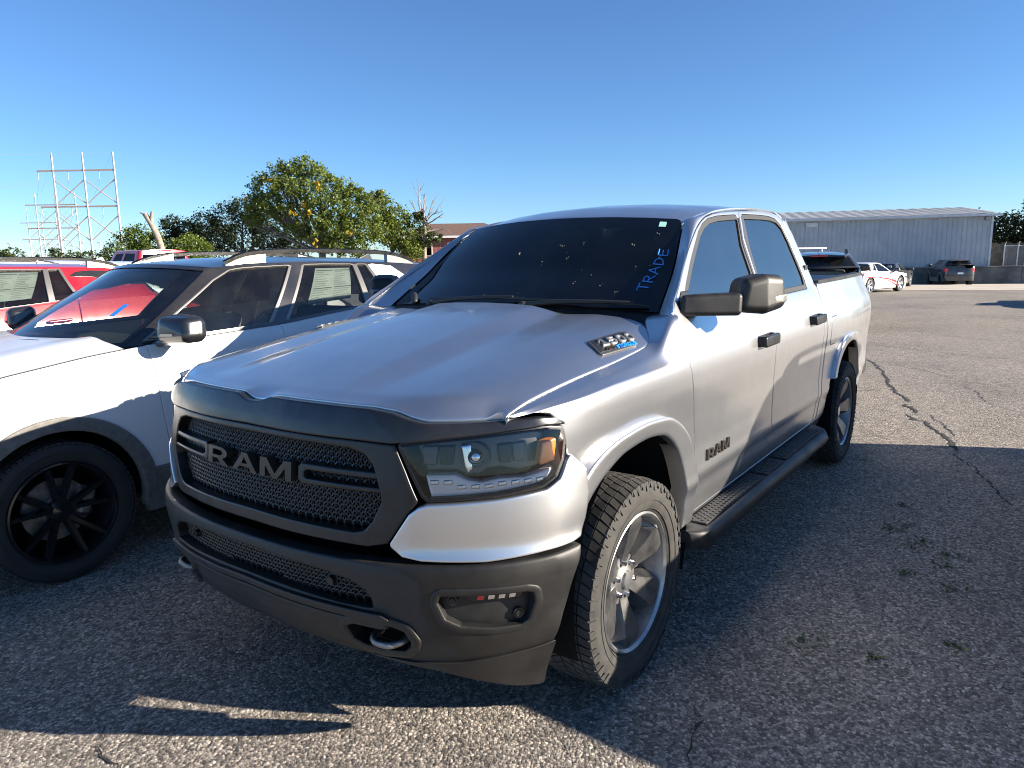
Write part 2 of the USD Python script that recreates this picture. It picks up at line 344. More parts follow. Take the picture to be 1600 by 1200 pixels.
GLASS_WS = pane("windscreen_glass", (.035, .042, .044), dust=.012, ior=1.55)
GLASS_C = pane("clear_glass", (.60, .69, .67), dust=.03)
GLASS_M = pane("privacy_glass", (.34, .38, .38), dust=.03)
LENS = pane("lamp_lens", (.93, .93, .93), dust=0.0)
SEAL = simple("rubber_seal", (.012, .012, .012), .6)
CLOTH = noisy("interior_dark_grey", (.016, .016, .017), (.03, .03, .03), 40, .8)
CLOTHL = noisy("interior_light_grey", (.26, .25, .235), (.34, .33, .31), 40, .8)
AMBER = simple("amber_reflector", (.95, .26, .015), .22, 0, .5, coat_weight=1.0)
REDLENS = simple("red_lens", (.55, .012, .014), .15, 0, .5, coat_weight=1.0)
WHITELENS = simple("frosted_white_lens", (.88, .89, .90), .25, 0, .5, coat_weight=1.0)
BLUEM = simple("blue_emblem", (.015, .22, .80), .35)
BLUECHALK = simple("blue_marker", (.04, .22, .55), .8)
BADGE = simple("dark_badge_metal", (.055, .048, .042), .36, .6)
GUNM = simple("gunmetal_trim", (.09, .09, .095), .34, .6)
PAPER = noisy("window_paper", (.60, .62, .55), (.70, .71, .66), 12, .8)
INK = simple("print_ink", (.05, .06, .06), .8)
GREENSTK = simple("pale_green_sticker", (.35, .68, .58), .6)
BUG = simple("bug_splat", (.30, .27, .20), .8)
# ---------------------------------------------------------------- the silver pickup
truck = thing("pickup_truck", "silver four-door pickup with black grille and bumper, parked nose-on in the foreground", "pickup truck")
def NOSE(d_out=0.0, sign=1):
    return lambda s, z, d: nose(s, z, d - d_out)
def SIDE(d_out=0.0):
    def f(x, z, d):
        x, z = np.asarray(x, float), np.asarray(z, float)
        return np.stack([x, side_y(x, z) + d_out - d, z], -1)
    return f
def mirs(poly):
    return shapely.affinity.scale(poly, -1, 1, origin=(0, 0))
import shapely.affinity
def both(name, mesh, mat, parent=truck, smooth=30):
    """the same part on the left and mirrored on the right side"""
    a = emit(name, mesh, mat, parent, smooth)
    b = emit(name, mirror_y(mesh), mat, parent, smooth)
    return a, b

# --- bonnet
def guard_top(s):
    a = np.abs(s)
    return np.interp(a, [0, .022, .05, .085, .12, .31, .52, .60, .66, .71, .82, .96, 1.08, 1.15, 1.185], [1.168, 1.168, 1.174, 1.186, 1.187, 1.185, 1.181, 1.172, 1.154, 1.144, 1.144, 1.147, 1.147, 1.141, 1.118])
def guard_bot(s):
    return np.interp(np.abs(s), [0, .2, .5, .60, .66, .78, .98, 1.10, 1.185], [1.094, 1.091, 1.088, 1.084, 1.088, 1.102, 1.118, 1.120, 1.112])
_s = np.concatenate([np.linspace(0, .16, 17), np.linspace(.18, .958, 40)])
fr = nose(_s, guard_top(_s), .012)[:, :2]; fr = fr[fr[:, 1] < .874]
side_cut = np.array([(.683, .876), (.579, .875), (.45, .876), (.276, .880), (.05, .885), (-.193, .889), (-.265, .888), (-.310, .880), (-.348, .862), (-.40, .825), (-.436, .785)])
rear_cut = np.array([(-.440, .74), (-.430, .66), (-.408, .56), (-.39, .45), (-.378, .38), (-.365, .30), (-.37, .15), (-.372, 0)])
half = np.vstack([fr, side_cut, rear_cut])
HOOD2D = Polygon(np.vstack([half, (half * (1, -1))[::-1]])).buffer(0)
from scipy.spatial import cKDTree
_ls = np.linspace(-.99, .99, 500); _lp = nose(_ls, guard_top(_ls), .012); _lt = cKDTree(_lp[:, :2]); _lz = guard_top(_ls) + .006
def HOODF(x, y, d):
    z = hood_z(x, y); dist, i = _lt.query(np.stack([x, np.asarray(y)], -1)); k = np.clip(1 - dist / .075, 0, 1) * np.clip((.885 - np.abs(y)) / .07, 0, 1)
    return np.stack([x, y, z + k ** 2.2 * (_lz[i] - z) - d], -1)
hood = emit("bonnet", panel(HOOD2D, HOODF, .022, .005, .03, inset=.002), SILVER, truck, 35)
# bonnet badges: dark frame with raised numerals
def hood_badge(sg):
    q = np.array([(-.012, .755), (-.225, .782), (-.262, .800), (-.245, .846), (-.205, .872), (.022, .846), (.030, .832)]) * (1, sg)
    pg = Polygon(q).buffer(-.012).buffer(.012)
    if pg.exterior.is_ccw is False: pg = Polygon(list(pg.exterior.coords)[::-1])
    def F(x, y, d): return HOODF(x, y, d)
    b = emit("bonnet_badge", panel(pg, F, .02, .004, .02, d0=-.009), GUNM, truck)
    inner = pg.buffer(-.011)
    emit("badge_inset", panel(inner, F, .02, .001, .01, d0=-.0102), TRIM, b)
    # lettering: baseline along the badge, reads towards the windscreen on the left side
    def put(text, h, at, mat, name, dep=.004, wide=1.15):
        m = meshkit.text_mesh(text, h, dep, bold=True); v = np.array(m.vertices)
        w = v[:, 0].max() - v[:, 0].min()
        ex = np.array([-.985, .165]) if sg > 0 else np.array([.985, .165])       # reading direction
        ey = np.array([-.20, -1.0]) if sg > 0 else np.array([.20, 1.0])          # up in the badge, towards the bonnet middle
        if sg < 0: ey = np.array([-.20, 1.0])
        o = np.array(at) * (1, sg)
        if sg < 0: o = o - ex * w * wide
        xy = o + v[:, :1] * wide * ex + v[:, 1:2] * ey
        z = hood_z(xy[:, 0], xy[:, 1]) + .0100 + v[:, 2]
        emit(name, tri(np.c_[xy, z], m.faces), mat, b)
    put("1500", .034, (-.022, .816), ALLOY, "numerals", .008, 1.85)
    put("HEMI", .013, (-.022, .839), BADGE, "small_lettering")
    put("eTORQUE", .0150, (-.085, .851), BLUEM, "blue_lettering", .004, 1.30)
hood_badge(1); hood_badge(-1)

# --- bug guard, grille
ss = np.concatenate([np.linspace(-1.185, -.62, 40), np.linspace(-.60, -.13, 24), np.linspace(-.12, .12, 41), np.linspace(.13, .60, 24), np.linspace(.62, 1.185, 40)])
GUARD2D = Polygon(np.vstack([np.c_[ss, guard_top(ss)], np.c_[ss, guard_bot(ss)][::-1]]))
emit("bug_guard", panel(GUARD2D.buffer(-.004).buffer(.004), lambda s, z, d: nose(s, z, d - .016 + .010 * np.clip((np.abs(s) - .98) / .2, 0, 1)), .022, .004, .022), GUARD, truck, 40)
go = [(.0, 1.090), (.50, 1.085), (.612, 1.080), (.650, 1.00), (.686, .915), (.684, .905), (.655, .872), (.587, .772), (.52, .757), (0, .760)]
GR_OUT = Polygon(go + [(-a, b) for a, b in go[::-1]]).buffer(-.006).buffer(.006)
gi = [(0, 1.066), (.30, 1.064), (.45, 1.060), (.510, 1.046), (.542, 1.012), (.555, .975), (.568, .93), (.569, .90), (.535, .835), (.505, .805), (.470, .797), (0, .803)]
GR_IN = Polygon(gi + [(-a, b) for a, b in gi[::-1]]).buffer(-.012).buffer(.024).buffer(-.012)
gsur = emit("grille_surround", panel(GR_OUT.difference(GR_IN), NOSE(.008), .02, .006, .055), TRIM, truck, 40)
# two loop bars at the sides of the lettering
for sg in (-1, 1):
    o = Polygon([(.262, .928), (.250, .940), (.250, .982), (.264, .994), (.565, .992), (.585, .93)]); i = Polygon([(.285, .947), (.275, .955), (.275, .967), (.287, .974), (.60, .972), (.60, .945)])
    pg = o.buffer(-.004).buffer(.004).difference(i.buffer(-.003).buffer(.003))
    if sg < 0: pg = mirs(pg)
    emit("grille_bar", panel(pg, NOSE(.004), .02, .005, .045), TRIM, truck, 40)
# honeycomb
def honeycomb(region, pw, ph, bar, d, dep, f=NOSE()):
    x0, z0, x1, z1 = region.bounds; mb = MB(); prep = region.buffer(-.002); shapely.prepare(prep)
    r = 0; z = z0
    hx = np.array([(.5, 0), (.28, .5), (-.28, .5), (-.5, 0), (-.28, -.5), (.28, -.5)])
    cells_v, cells_f, n = [], [], 0
    while z < z1 + ph:
        x = x0 + (pw * .39 if r % 2 else 0)
        while x < x1 + pw:
            if prep.contains(Point(x, z)):
                o = hx * (pw * 1.04, ph * 1.04) + (x, z); i = hx * (pw - 2 * bar, ph - 2 * bar * .8) + (x, z)
                A = f(o[:, 0], o[:, 1], np.full(6, d)); B = f(i[:, 0], i[:, 1], np.full(6, d - .002)); C = f(i[:, 0] * .97 + x * .03, i[:, 1] * .97 + z * .03, np.full(6, d + dep))
                k = np.arange(6); j = (k + 1) % 6
                cells_v.append(np.vstack([A, B, C]))
                for a, b in ((0, 6), (6, 12)):
                    cells_f.append(np.vstack([np.c_[a + k, a + j, b + j], np.c_[a + k, b + j, b + k]]) + n)
                n += 18
            x += pw * .78
        z += ph * .5; r += 1
    return tri(np.vstack(cells_v), np.vstack(cells_f))
emit("grille_mesh", honeycomb(GR_IN.buffer(.004), .042, .030, .0045, .030, .02), TRIM, truck, False)
emit("grille_backing", panel(GR_IN.buffer(.03), NOSE(-.060), .05, 0, 0), DARK, truck, True)
# the letters on the grille
def letter_mesh(ch, s0, s1, z0, z1, d_out, dep):
    m = meshkit.text_mesh(ch, 1.0, 1.0, bold=True); v = np.array(m.vertices)
    lo, hi = v.min(0), v.max(0); v = (v - lo) / (hi - lo)
    P = nose(s0 + v[:, 0] * (s1 - s0), z0 + v[:, 1] * (z1 - z0), -d_out + dep * (1 - v[:, 2]))
    return tri(P, m.faces)
def big_R(a, b, c, d):  # wide slab letters as polygons
    pass
for ch, a, b in (("R", -.236, -.108), ("A", -.082, .056), ("M", .072, .226)):
    m = letter_mesh(ch, a, b, .928, .992, .010, .028)
    # mirror not needed: +s is the viewer's right
    emit("grille_letter", m, BADGE, truck, False)

# --- headlamps
HL2D = Polygon([(.622, 1.078), (.655, 1.086), (.78, 1.098), (.98, 1.113), (1.10, 1.115), (1.168, 1.105), (1.176, 1.06), (1.158, 1.005), (1.125, .960), (1.075, .936), (.93, .921), (.715, .911), (.70, .925)]).buffer(-.008).buffer(.008)
for sg in (1, -1):
    P = HL2D if sg > 0 else mirs(HL2D)
    M = lambda pg: pg if sg > 0 else mirs(pg)
    h = emit("headlamp", panel(P, NOSE(-.075), .03, 0, 0), DARK, truck, True)
    rim = P.buffer(.004).difference(P.buffer(-.009))
    emit("lamp_bezel", panel(rim, NOSE(.001), .02, .002, .09), TRIM, h, 40)
    body = M(Polygon([(.66, 1.07), (.78, 1.085), (1.08, 1.10), (1.14, 1.09), (1.12, .985), (1.02, .975), (.95, .990), (.88, .985), (.84, .968), (.80, .985), (.70, .985)])).buffer(-.004)
    emit("lamp_reflector_body", panel(body, NOSE(-.060), .02, .004, .02), GUNM, h, 40)
    # dark upper shelf and the row of small chrome facets
    for k, (a, b) in enumerate(((.69, .735), (.745, .79), (.945, .985), (.995, 1.035))):
        c = M(Polygon([(a, 1.008), (b, 1.006), (b + .01, 1.068), (a - .004, 1.066)]).buffer(-.004).buffer(.003))
        emit("chrome_facet", panel(c, NOSE(-.045 - .004 * (k % 2)), .02, .004, .02), TRIM if k in (1, 2) else GUNM, h, 40)
    c = nose(sg * .865, 1.032, .045); n = nose(sg * .865, 1.032, 0) - c; n = n / np.linalg.norm(n); n = n * .55 + np.array([.83, 0, 0]) * .45; n /= np.linalg.norm(n)
    emit("projector_lens", MB().add(trimesh.creation.icosphere(3, .033), xf(c)).mesh(), CHROME, h, True)
    emit("projector_ring", MB().cyl(c - n * .03, c + n * .012, .043, .047, 28).mesh(), GUNM, h, 40)
    ch = M(Polygon([(.815, 1.075), (.855, 1.078), (.858, 1.000), (.838, .985), (.825, 1.01)]).buffer(-.003))
    emit("chrome_shroud", panel(ch, NOSE(-.022), .01, .004, .03), CHROME, h, 40)
    drl = M(Polygon([(.705, .986), (.80, .987), (.84, .970), (.88, .962), (.94, .972), (1.02, .968), (1.10, .980), (1.135, .990), (1.12, .966), (1.075, .943), (.93, .928), (.722, .918)]).buffer(-.004).buffer(.003))
    emit("running_light", panel(drl, NOSE(-.018), .02, .007, .03), WHITELENS, h, 40)
    for k in range(9):
        a = .722 + k * .042; z = .965 if k < 2 else (.95 if k < 5 else .955)
        emit("led_cell", panel(M(Polygon([(a, z - .007), (a + .026, z - .006), (a + .026, z + .007), (a, z + .006)])), NOSE(-.0135), .02, .003, .01), ALLOYL, h, 40)
    am = M(Polygon([(1.088, 1.066), (1.150, 1.074), (1.130, 1.005), (1.068, .998)]).buffer(-.006).buffer(.006))
    emit("amber_reflector", panel(am, NOSE(-.010), .015, .004, .03), AMBER, h, 40)
    emit("headlamp_lens", panel(P.buffer(-.002), NOSE(.004), .03, .006, .02), LENS, h, 40)
# --- silver cap under the headlamp
CAP2D = Polygon([(.592, .770), (.660, .873), (.690, .896), (.715, .905), (.93, .915), (1.08, .929), (1.13, .953), (1.166, 1.003), (1.188, 1.02), (1.255, .962), (1.26, .88), (1.235, .80), (1.207, .748), (1.169, .742), (1.065, .738), (.886, .727), (.697, .731), (.637, .740)])
CAP2D = CAP2D.buffer(-.012).buffer(.012)
for sg in (1, -1):
    emit("bumper_cap", panel(CAP2D if sg > 0 else mirs(CAP2D), lambda s, z, d: nose(s, z, d - .012 - .006 * np.exp(-((z - .84) / .09) ** 2)), .02, .006, .03), SILVER, truck, 40)
# --- bumper
bt = [(0, .722), (.40, .722), (.60, .722), (.90, .722), (1.06, .727), (1.19, .735)]
bb = [(1.150, .62), (1.128, .525), (1.113, .412), (.97, .394), (.883, .378), (.78, .366), (.64, .362), (.54, .372), (.43, .395), (.11, .412), (0, .412)]
B2D = Polygon(bt + bb + [(-a, b) for a, b in bb[::-1][1:]] + [(-a, b) for a, b in bt[::-1][:-1]]).buffer(-.006).buffer(.006)
lg = [(0, .684), (.20, .682), (.39, .668), (.47, .652), (.52, .625), (.537, .595), (.538, .566), (.43, .566), (.2, .577), (0, .580)]
LG2D = Polygon(lg + [(-a, b) for a, b in lg[::-1][1:-1]]).buffer(-.006).buffer(.006)
HK = Polygon([(.428, .488), (.47, .506), (.515, .516), (.60, .513), (.636, .500), (.655, .462), (.650, .438), (.627, .414), (.545, .408), (.48, .420), (.445, .440)]).buffer(-.01).buffer(.01)
FG = Polygon([(.738, .605), (.748, .632), (1.00, .630), (1.022, .622), (1.028, .588), (1.010, .528), (.985, .512), (.90, .510), (.805, .522), (.758, .548)]).buffer(-.012).buffer(.012)
holes = unary_union([LG2D, HK, mirs(HK), FG, mirs(FG)])
emit("front_bumper", panel(B2D.difference(holes), NOSE(.022), .02, .008, .05), PLASTIC, truck, 40)
emit("bumper_grille_mesh", honeycomb(LG2D.buffer(.004), .040, .028, .0045, .015, .02), TRIM, truck, False)
emit("bumper_backing", panel(B2D.buffer(-.02), NOSE(-.050), .06, 0, 0), DARK, truck, True)
LIP = Polygon([(-.57, .556), (-.46, .560), (0, .572), (.46, .560), (.57, .556), (.60, .535), (.56, .526), (.4, .532), (0, .545), (-.4, .532), (-.56, .526), (-.60, .535)])
emit("bumper_lip", panel(LIP.buffer(-.005).buffer(.005), NOSE(.040), .02, .010, .03), PLASTIC, truck, 40)
emit("bumper_lip", panel(shapely.affinity.translate(LIP, 0, -.034).buffer(-.008).buffer(.004), NOSE(.030), .02, .008, .02), PLASTIC, truck, 40)
for sg in (1, -1):
    M = lambda pg: pg if sg > 0 else mirs(pg)
    fgring = M(FG.buffer(.022).difference(FG.buffer(-.004)))
    emit("fog_lamp_surround", panel(fgring, NOSE(.028), .02, .007, .06), PLASTIC, truck, 40)
    emit("fog_lamp_pocket", panel(M(FG.buffer(.01)), lambda s, z, d: nose(s, z, d + .020 - .018 * np.clip((.60 - z) / .08, 0, 1)), .02, 0, 0), PLASTIC, truck, 40)
    fl = M(Polygon([(.830, .624), (.985, .620), (1.000, .607), (.985, .594), (.845, .594), (.828, .604)]))
    f = emit("fog_lamp", panel(fl, NOSE(-.004), .012, .004, .03), BLACKALLOY, truck, 40)
    for k in range(4):
        a = .855 + .032 * k
        emit("fog_led", panel(M(Polygon([(a, .600), (a + .020, .600), (a + .024, .616), (a + .004, .616)])), NOSE(-.001), .02, .003, .01), (REDLENS if k == 0 else CHROME), f, 40)
    for s, z in ((.782, .603), (.982, .545)):
        c = nose(sg * s, z, -.004); n = nose(sg * s, z, -.5) - c; n /= np.linalg.norm(n)
        emit("parking_sensor", MB().cyl(c - n * .03, c, .017, n=20).cyl(c, c + n * .004, .012, .010, 20).mesh(), TRIM, truck, 40)
    s, z = .375, .624
    c = nose(sg * s, z, .002); n = nose(sg * s, z, -.5) - c; n /= np.linalg.norm(n)
    emit("parking_sensor", MB().cyl(c - n * .03, c + n * .004, .016, .013, 20).mesh(), TRIM, truck, 40)
    # tow hook in its opening
    emit("tow_hook_surround", panel(M(HK.buffer(.030).difference(HK.buffer(-.004))), NOSE(.032), .02, .010, .06), PLASTIC, truck, 40)
    c = nose(sg * .555, .452, -.018)
    pts = [c + np.array([-.10, sg * -.07, -.012]), c + np.array([-.01, sg * -.055, -.012]), c + np.array([.012, sg * -.02, -.012]), c + np.array([.010, sg * .03, -.008]), c + np.array([-.03, sg * .055, -.004]), c + np.array([-.11, sg * .06, 0])]
    emit("tow_hook", MB().tube(spl(pts, 24), .0115, 8).mesh(), STEEL, truck, True)
    # valance under the bumper
    V = Polygon([(.50, .385), (.64, .372), (.80, .376), (.97, .402), (1.112, .418), (1.118, .40), (1.112, .240), (1.09, .236), (.983, .255), (.86, .292), (.728, .338), (.60, .362), (.50, .375)])
    emit("valance", panel(M(V.buffer(-.004).buffer(.004)), NOSE(.030), .02, .004, .02), PLASTIC, truck, 40)
SKIRT = Polygon([(-.60, .40), (-.45, .43), (0, .44), (.45, .43), (.60, .40), (.60, .345), (.42, .350), (0, .365), (-.42, .350), (-.60, .345)])
emit("bumper_skirt", panel(SKIRT, NOSE(-.005), .04, .004, .02), PLASTIC, truck, 40)

# --- wings (param x and height; above the shoulder the sheet turns over to the bonnet gap)
def _wing_grid():
    xs = np.linspace(-.80, .72, 153); ws = np.linspace(0, 2, 61); P = np.zeros((len(xs), len(ws), 3))
    for i, x in enumerate(xs):
        zc = np.interp(x, [-.7, .2, .54, .70], [1.200, 1.195, 1.170, 1.148]); yc = side_y(x, 1.185)
        if x > .38: yc = min(yc, float(np.interp(x, _px[::-1][np.argsort(_px[::-1])], _py[::-1][np.argsort(_px[::-1])])))
        ty = np.interp(x, [-.80, -.66, -.54, -.46, -.40, -.35, -.30, -.25, .72], [.745, .750, .758, .772, .815, .856, .878, .887, .880]); tz = hood_z(max(x, -.44), min(ty, .889)) + np.interp(x, [-.70, -.46, -.36], [.02, .012, 0])
        k = np.clip((-.22 - x) / .22, 0, 1); k = k * k * (3 - 2 * k)
        my, mz = (yc + ty) / 2 + .004, (zc + tz) / 2 + .006
        my, mz = my * (1 - k) + .945 * k, mz * (1 - k) + 1.395 * k
        P[i] = [(x, y, z) for y, z in zip(np.interp(ws, [0, 1, 2], [yc, my, ty]), np.interp(ws, [0, 1, 2], [zc, mz, tz]))]
    for k in (1, 2): P[:, :, k] = gaussian_filter(P[:, :, k], (3, 0), mode="nearest")
    Q = P.copy()
    for k in (1, 2): Q[:, :, k] = gaussian_filter1d(P[:, :, k], 3.0, axis=1, mode="nearest")
    Q[:, 0], Q[:, -1] = P[:, 0], P[:, -1]
    return xs, ws, Q
_wx, _ww, _WQ = _wing_grid()
_WY, _WZ = (RegularGridInterpolator((_wx, _ww), _WQ[:, :, k], bounds_error=False, fill_value=None) for k in (1, 2))
def WING(x, v, d):
    """v below 1.19: height; above: (v - 1.19) / .10 along the roll-over"""
    x, v, d = np.broadcast_arrays(np.asarray(x, float), np.asarray(v, float), np.asarray(d, float))
    zc = np.interp(x, [-.7, .2, .54, .70], [1.200, 1.195, 1.170, 1.148])
    t = np.clip((v - .95) / .24, 0, 1); t = t * t * (3 - 2 * t)
    zl = np.minimum(v, 1.19) + (zc - 1.19) * t
    y0 = _WY(np.stack([x, 0 * x], -1)); yl = side_y(x, zl) + (y0 - side_y(x, zc)) * t
    w = np.clip((v - 1.19) / .10, 0, 2)
    yu, zu = _WY(np.stack([x, w], -1)), _WZ(np.stack([x, w], -1))
    up = v > 1.19
    k = np.clip(w / 1.0, 0, 1) * .75
    return np.stack([x, np.where(up, yu - d * (1 - k), yl - d), np.where(up, zu - d * k, zl)], -1)
FLO = spl([(.520, .735), (.512, .752), (.464, .865), (.36, .967), (.202, 1.018), (.02, 1.030), (-.16, 1.018), (-.329, .955), (-.452, .85), (-.520, .72), (-.545, .60), (-.548, .47)], 70)
FLI = spl([(.455, .735), (.44, .766), (.392, .838), (.304, .905), (.163, .955), (.01, .966), (-.14, .950), (-.265, .885), (-.360, .770), (-.412, .64), (-.425, .55), (-.428, .47)], 70)
arch = Polygon(np.vstack([FLI, [(-.428, .2), (.50, .2), (.47, .70)]]))
flare_out = Polygon(np.vstack([FLO, [(-.55, .2), (.60, .2), (.55, .70)]]))
WING2D = Polygon([(.462, .935), (.474, 1.00), (.486, 1.06), (.498, 1.10), (.518, 1.140), (.548, 1.172), (.600, 1.1895), (.640, 1.194), (.668, 1.205), (.684, 1.30), (.683, 1.386), (.60, 1.388), (-.24, 1.388), (-.33, 1.388), (-.60, 1.388), (-.66, 1.385), (-.600, 1.34), (-.46, 1.30), (-.432, 1.27), (-.436, 1.21), (-.462, 1.12), (-.508, 1.0), (-.55, .86), (-.575, .70), (-.58, .47), (-.45, .47), (-.45, .55), (.40, .85)])
wing2 = WING2D.difference(arch.buffer(.012)).buffer(0)
wing2 = max(wing2.geoms, key=lambda g: g.area) if hasattr(wing2, "geoms") else wing2
wm = panel(wing2, WING, .022, .004, .03, inset=.002)
both("front_wing", wm, SILVER, smooth=40)
def flare(off):
    P = Polygon(np.vstack([FLO, FLI[::-1]])).buffer(0)
    P = shapely.affinity.translate(P, off, 0)
    def F(x, z, d):
        y = side_y(np.asarray(x, float), np.asarray(z, float))
        return np.stack([x, y + .034 - d, z], -1)
    return panel(P.buffer(-.004).buffer(.004), F, .018, .010, .075)
both("wheel_arch_flare", flare(0), SILVER, smooth=45)
both("wheel_arch_flare", flare(-3.672), SILVER, smooth=45)
def liner(off):
    t = np.linspace(-.12 * np.pi, 1.12 * np.pi, 40); rx, rz = .475, .50
    yy = np.linspace(.50, .985, 8)
    P = np.stack([np.broadcast_to(off + rx * np.cos(t)[:, None], (40, 8)), np.broadcast_to(yy[None], (40, 8)), np.broadcast_to((.47 + rz * np.sin(t))[:, None], (40, 8))], -1)
    mb = MB().add(grid(P)); c = np.stack([off + rx * np.cos(t), np.full(40, .50), .47 + rz * np.sin(t)], -1)
    mb.add(tri(np.vstack([c, [[off, .5, .47]]]), [(i, i + 1, 40) for i in range(39)]))
    return mb.mesh()
for off in (0, -3.672):
    both("wheel_housing", liner(off), DARK, smooth=True)

# --- doors
BC = [(-1.880, 1.877), (-1.765, 1.726), (-1.715, 1.566), (-1.668, 1.428), (-1.655, 1.33), (-1.650, 1.22), (-1.675, 1.06), (-1.705, .84), (-1.71, .70), (-1.71, .485)]
DTOP = [(-.449, 1.375), (-.475, 1.412), (-.60, 1.486), (-.732, 1.563), (-.885, 1.648), (-1.003, 1.709), (-1.109, 1.759), (-1.197, 1.793), (-1.287, 1.820), (-1.423, 1.843), (-1.568, 1.858)]
FD = Polygon([(-.585, .485), (-.580, .70), (-.555, .86), (-.513, 1.0), (-.467, 1.12), (-.441, 1.21), (-.436, 1.30)] + DTOP + BC)
RD = Polygon(BC[::-1] + [(-2.10, 1.888), (-2.362, 1.897), (-2.56, 1.897), (-2.68, 1.885), (-2.745, 1.85), (-2.765, 1.77), (-2.765, 1.55), (-2.775, 1.40), (-2.785, 1.25), (-2.79, 1.0), (-2.79, .485)])
FW = Polygon([(-.60, 1.398), (-.711, 1.482), (-.872, 1.580), (-1.018, 1.662), (-1.123, 1.722), (-1.220, 1.764), (-1.325, 1.793), (-1.483, 1.812), (-1.815, 1.832), (-1.700, 1.679), (-1.660, 1.532), (-1.610, 1.405), (-1.1, 1.392)]).buffer(-.012).buffer(.012)
RW = Polygon([(-1.925, 1.838), (-2.265, 1.846), (-2.464, 1.846), (-2.580, 1.834), (-2.645, 1.795), (-2.672, 1.70), (-2.668, 1.58), (-2.655, 1.47), (-2.625, 1.422), (-1.715, 1.408), (-1.765, 1.530), (-1.830, 1.679)]).buffer(-.014).buffer(.014)
arch2 = shapely.affinity.translate(flare_out, -3.672, 0)
def door(dp, wp, hx, hz, name):
    dm = panel(dp.difference(wp.buffer(.020)), SIDE(), .024, .004, .03, inset=.0025)
    for sg in (1, -1):
        m = (lambda k: k) if sg > 0 else mirror_y
        o = emit(name, m(dm), SILVER, truck, 40)
        emit("window_seal", m(panel(wp.buffer(.0205).difference(wp.buffer(-.006)), SIDE(-.004), .02, .002, .03)), SEAL, o, 40)
        emit("window_glass", m(panel(wp, SIDE(-.012), .04, 0, 0)), GLASS_D, o, True)
        y = float(side_y(hx, hz)); s = sg
        # handle: hooked grip over a dished cup
        cup = smooth_closed([(hx + .115, hz - .028), (hx + .115, hz + .030), (hx - .115, hz + .034), (hx - .115, hz - .024)], .02)
        emit("handle_cup", m(panel(cup, lambda x, z, d: np.stack([x, side_y(x, z) + .004 - d - .0 * np.exp(-((x - hx) / .06) ** 2), z], -1), .015, .003, .02)), TRIM, o, 40)
        g = MB().add(rhull([(hx + .100, y + .036, hz - .016), (hx + .100, y + .032, hz + .020), (hx - .075, y + .046, hz - .010), (hx - .075, y + .044, hz + .026)], .011))
        g.add(rhull([(hx + .105, y, hz - .012), (hx + .105, y, hz + .018), (hx + .090, y + .036, hz - .014), (hx + .090, y + .034, hz + .02)], .010))
        g.add(rhull([(hx - .095, y, hz - .008), (hx - .095, y, hz + .024), (hx - .085, y + .044, hz - .008), (hx - .085, y + .044, hz + .024)], .011))
        emit("door_handle", m(g.mesh()), TRIM, o, 40)
        yield o, m
def post(poly, name, off=.002):
    both(name, panel(poly, SIDE(off), .02, .003, .02), GUNM, smooth=40)
fdoors = list(door(FD, FW, -1.465, 1.182, "front_door"))
rdoors = list(door(RD.difference(arch2), RW, -2.53, 1.208, "rear_door"))
post(Polygon([(-1.664, 1.415), (-1.712, 1.562), (-1.762, 1.722), (-1.862, 1.850), (-1.820, 1.845), (-1.712, 1.690), (-1.672, 1.540), (-1.620, 1.410)]).buffer(-.006), "door_post", .001)
post(Polygon([(-1.880, 1.852), (-1.772, 1.722), (-1.722, 1.562), (-1.674, 1.420), (-1.712, 1.414), (-1.760, 1.540), (-1.824, 1.690), (-1.915, 1.854)]).buffer(-.005), "door_post", .001)
# lettering and the raised lower line on the front doors
for (o, m), sg in zip(fdoors, (1, -1)):
    for ch, a, b in (("R", 0, .10), ("A", .115, .225), ("M", .24, .365)):
        t = meshkit.text_mesh(ch, 1.0, 1.0, bold=True); v = np.array(t.vertices); lo, hi = v.min(0), v.max(0); v = (v - lo) / (hi - lo)
        x = -.70 - (a + v[:, 0] * (b - a)) * .80 if sg > 0 else -.70 - .365 * .80 + (a + v[:, 0] * (b - a)) * .80
        z = .712 + v[:, 1] * .052; y = side_y(x, z) + .010 * v[:, 2]
        emit("door_letter", tri(np.c_[x, y * sg, z], t.faces), BADGE, o, False)
# cab corner, pillar and roof rail loft
cc = Polygon([(-2.795, .485), (-2.795, 1.0), (-2.79, 1.25), (-2.78, 1.40), (-2.770, 1.55), (-2.770, 1.77), (-2.75, 1.852), (-2.80, 1.85), (-2.845, 1.76), (-2.865, 1.40), (-2.875, 1.2), (-2.875, .485)]).difference(arch2)
both("cab_corner", panel(cc, SIDE(), .025, .004, .03, inset=.001), SILVER, smooth=40)
WE = [(-.50, .822, 1.342), (-.59, .802, 1.405), (-.69, .784, 1.472), (-.80, .763, 1.545), (-.90, .740, 1.626), (-.98, .718, 1.690), (-1.08, .690, 1.764), (-1.155, .668, 1.815)]
def on_side(c): c = np.array(c); return np.c_[c[:, 0], side_y(c[:, 0], c[:, 1]), c[:, 1]]
D1 = spl(on_side([(-.445, 1.388), (-.472, 1.418)] + [(x - .001, z + .004) for x, z in DTOP[2:8]]), 50); W1 = spl(WE, 50)
D2 = spl(on_side([(x - .001, z + .004) for x, z in DTOP[7:]] + [(-1.88, 1.881), (-2.10, 1.892), (-2.362, 1.901), (-2.56, 1.901), (-2.682, 1.889), (-2.75, 1.853)]), 60)
_rx = np.interp(np.linspace(0, 1, 60), [0, .12, 1], [-1.155, -1.30, -2.80]); W2 = np.c_[_rx, np.interp(_rx, [-2.8, -2.6, -1.3, -1.155], [.640, .655, .660, .668]), 0 * _rx]
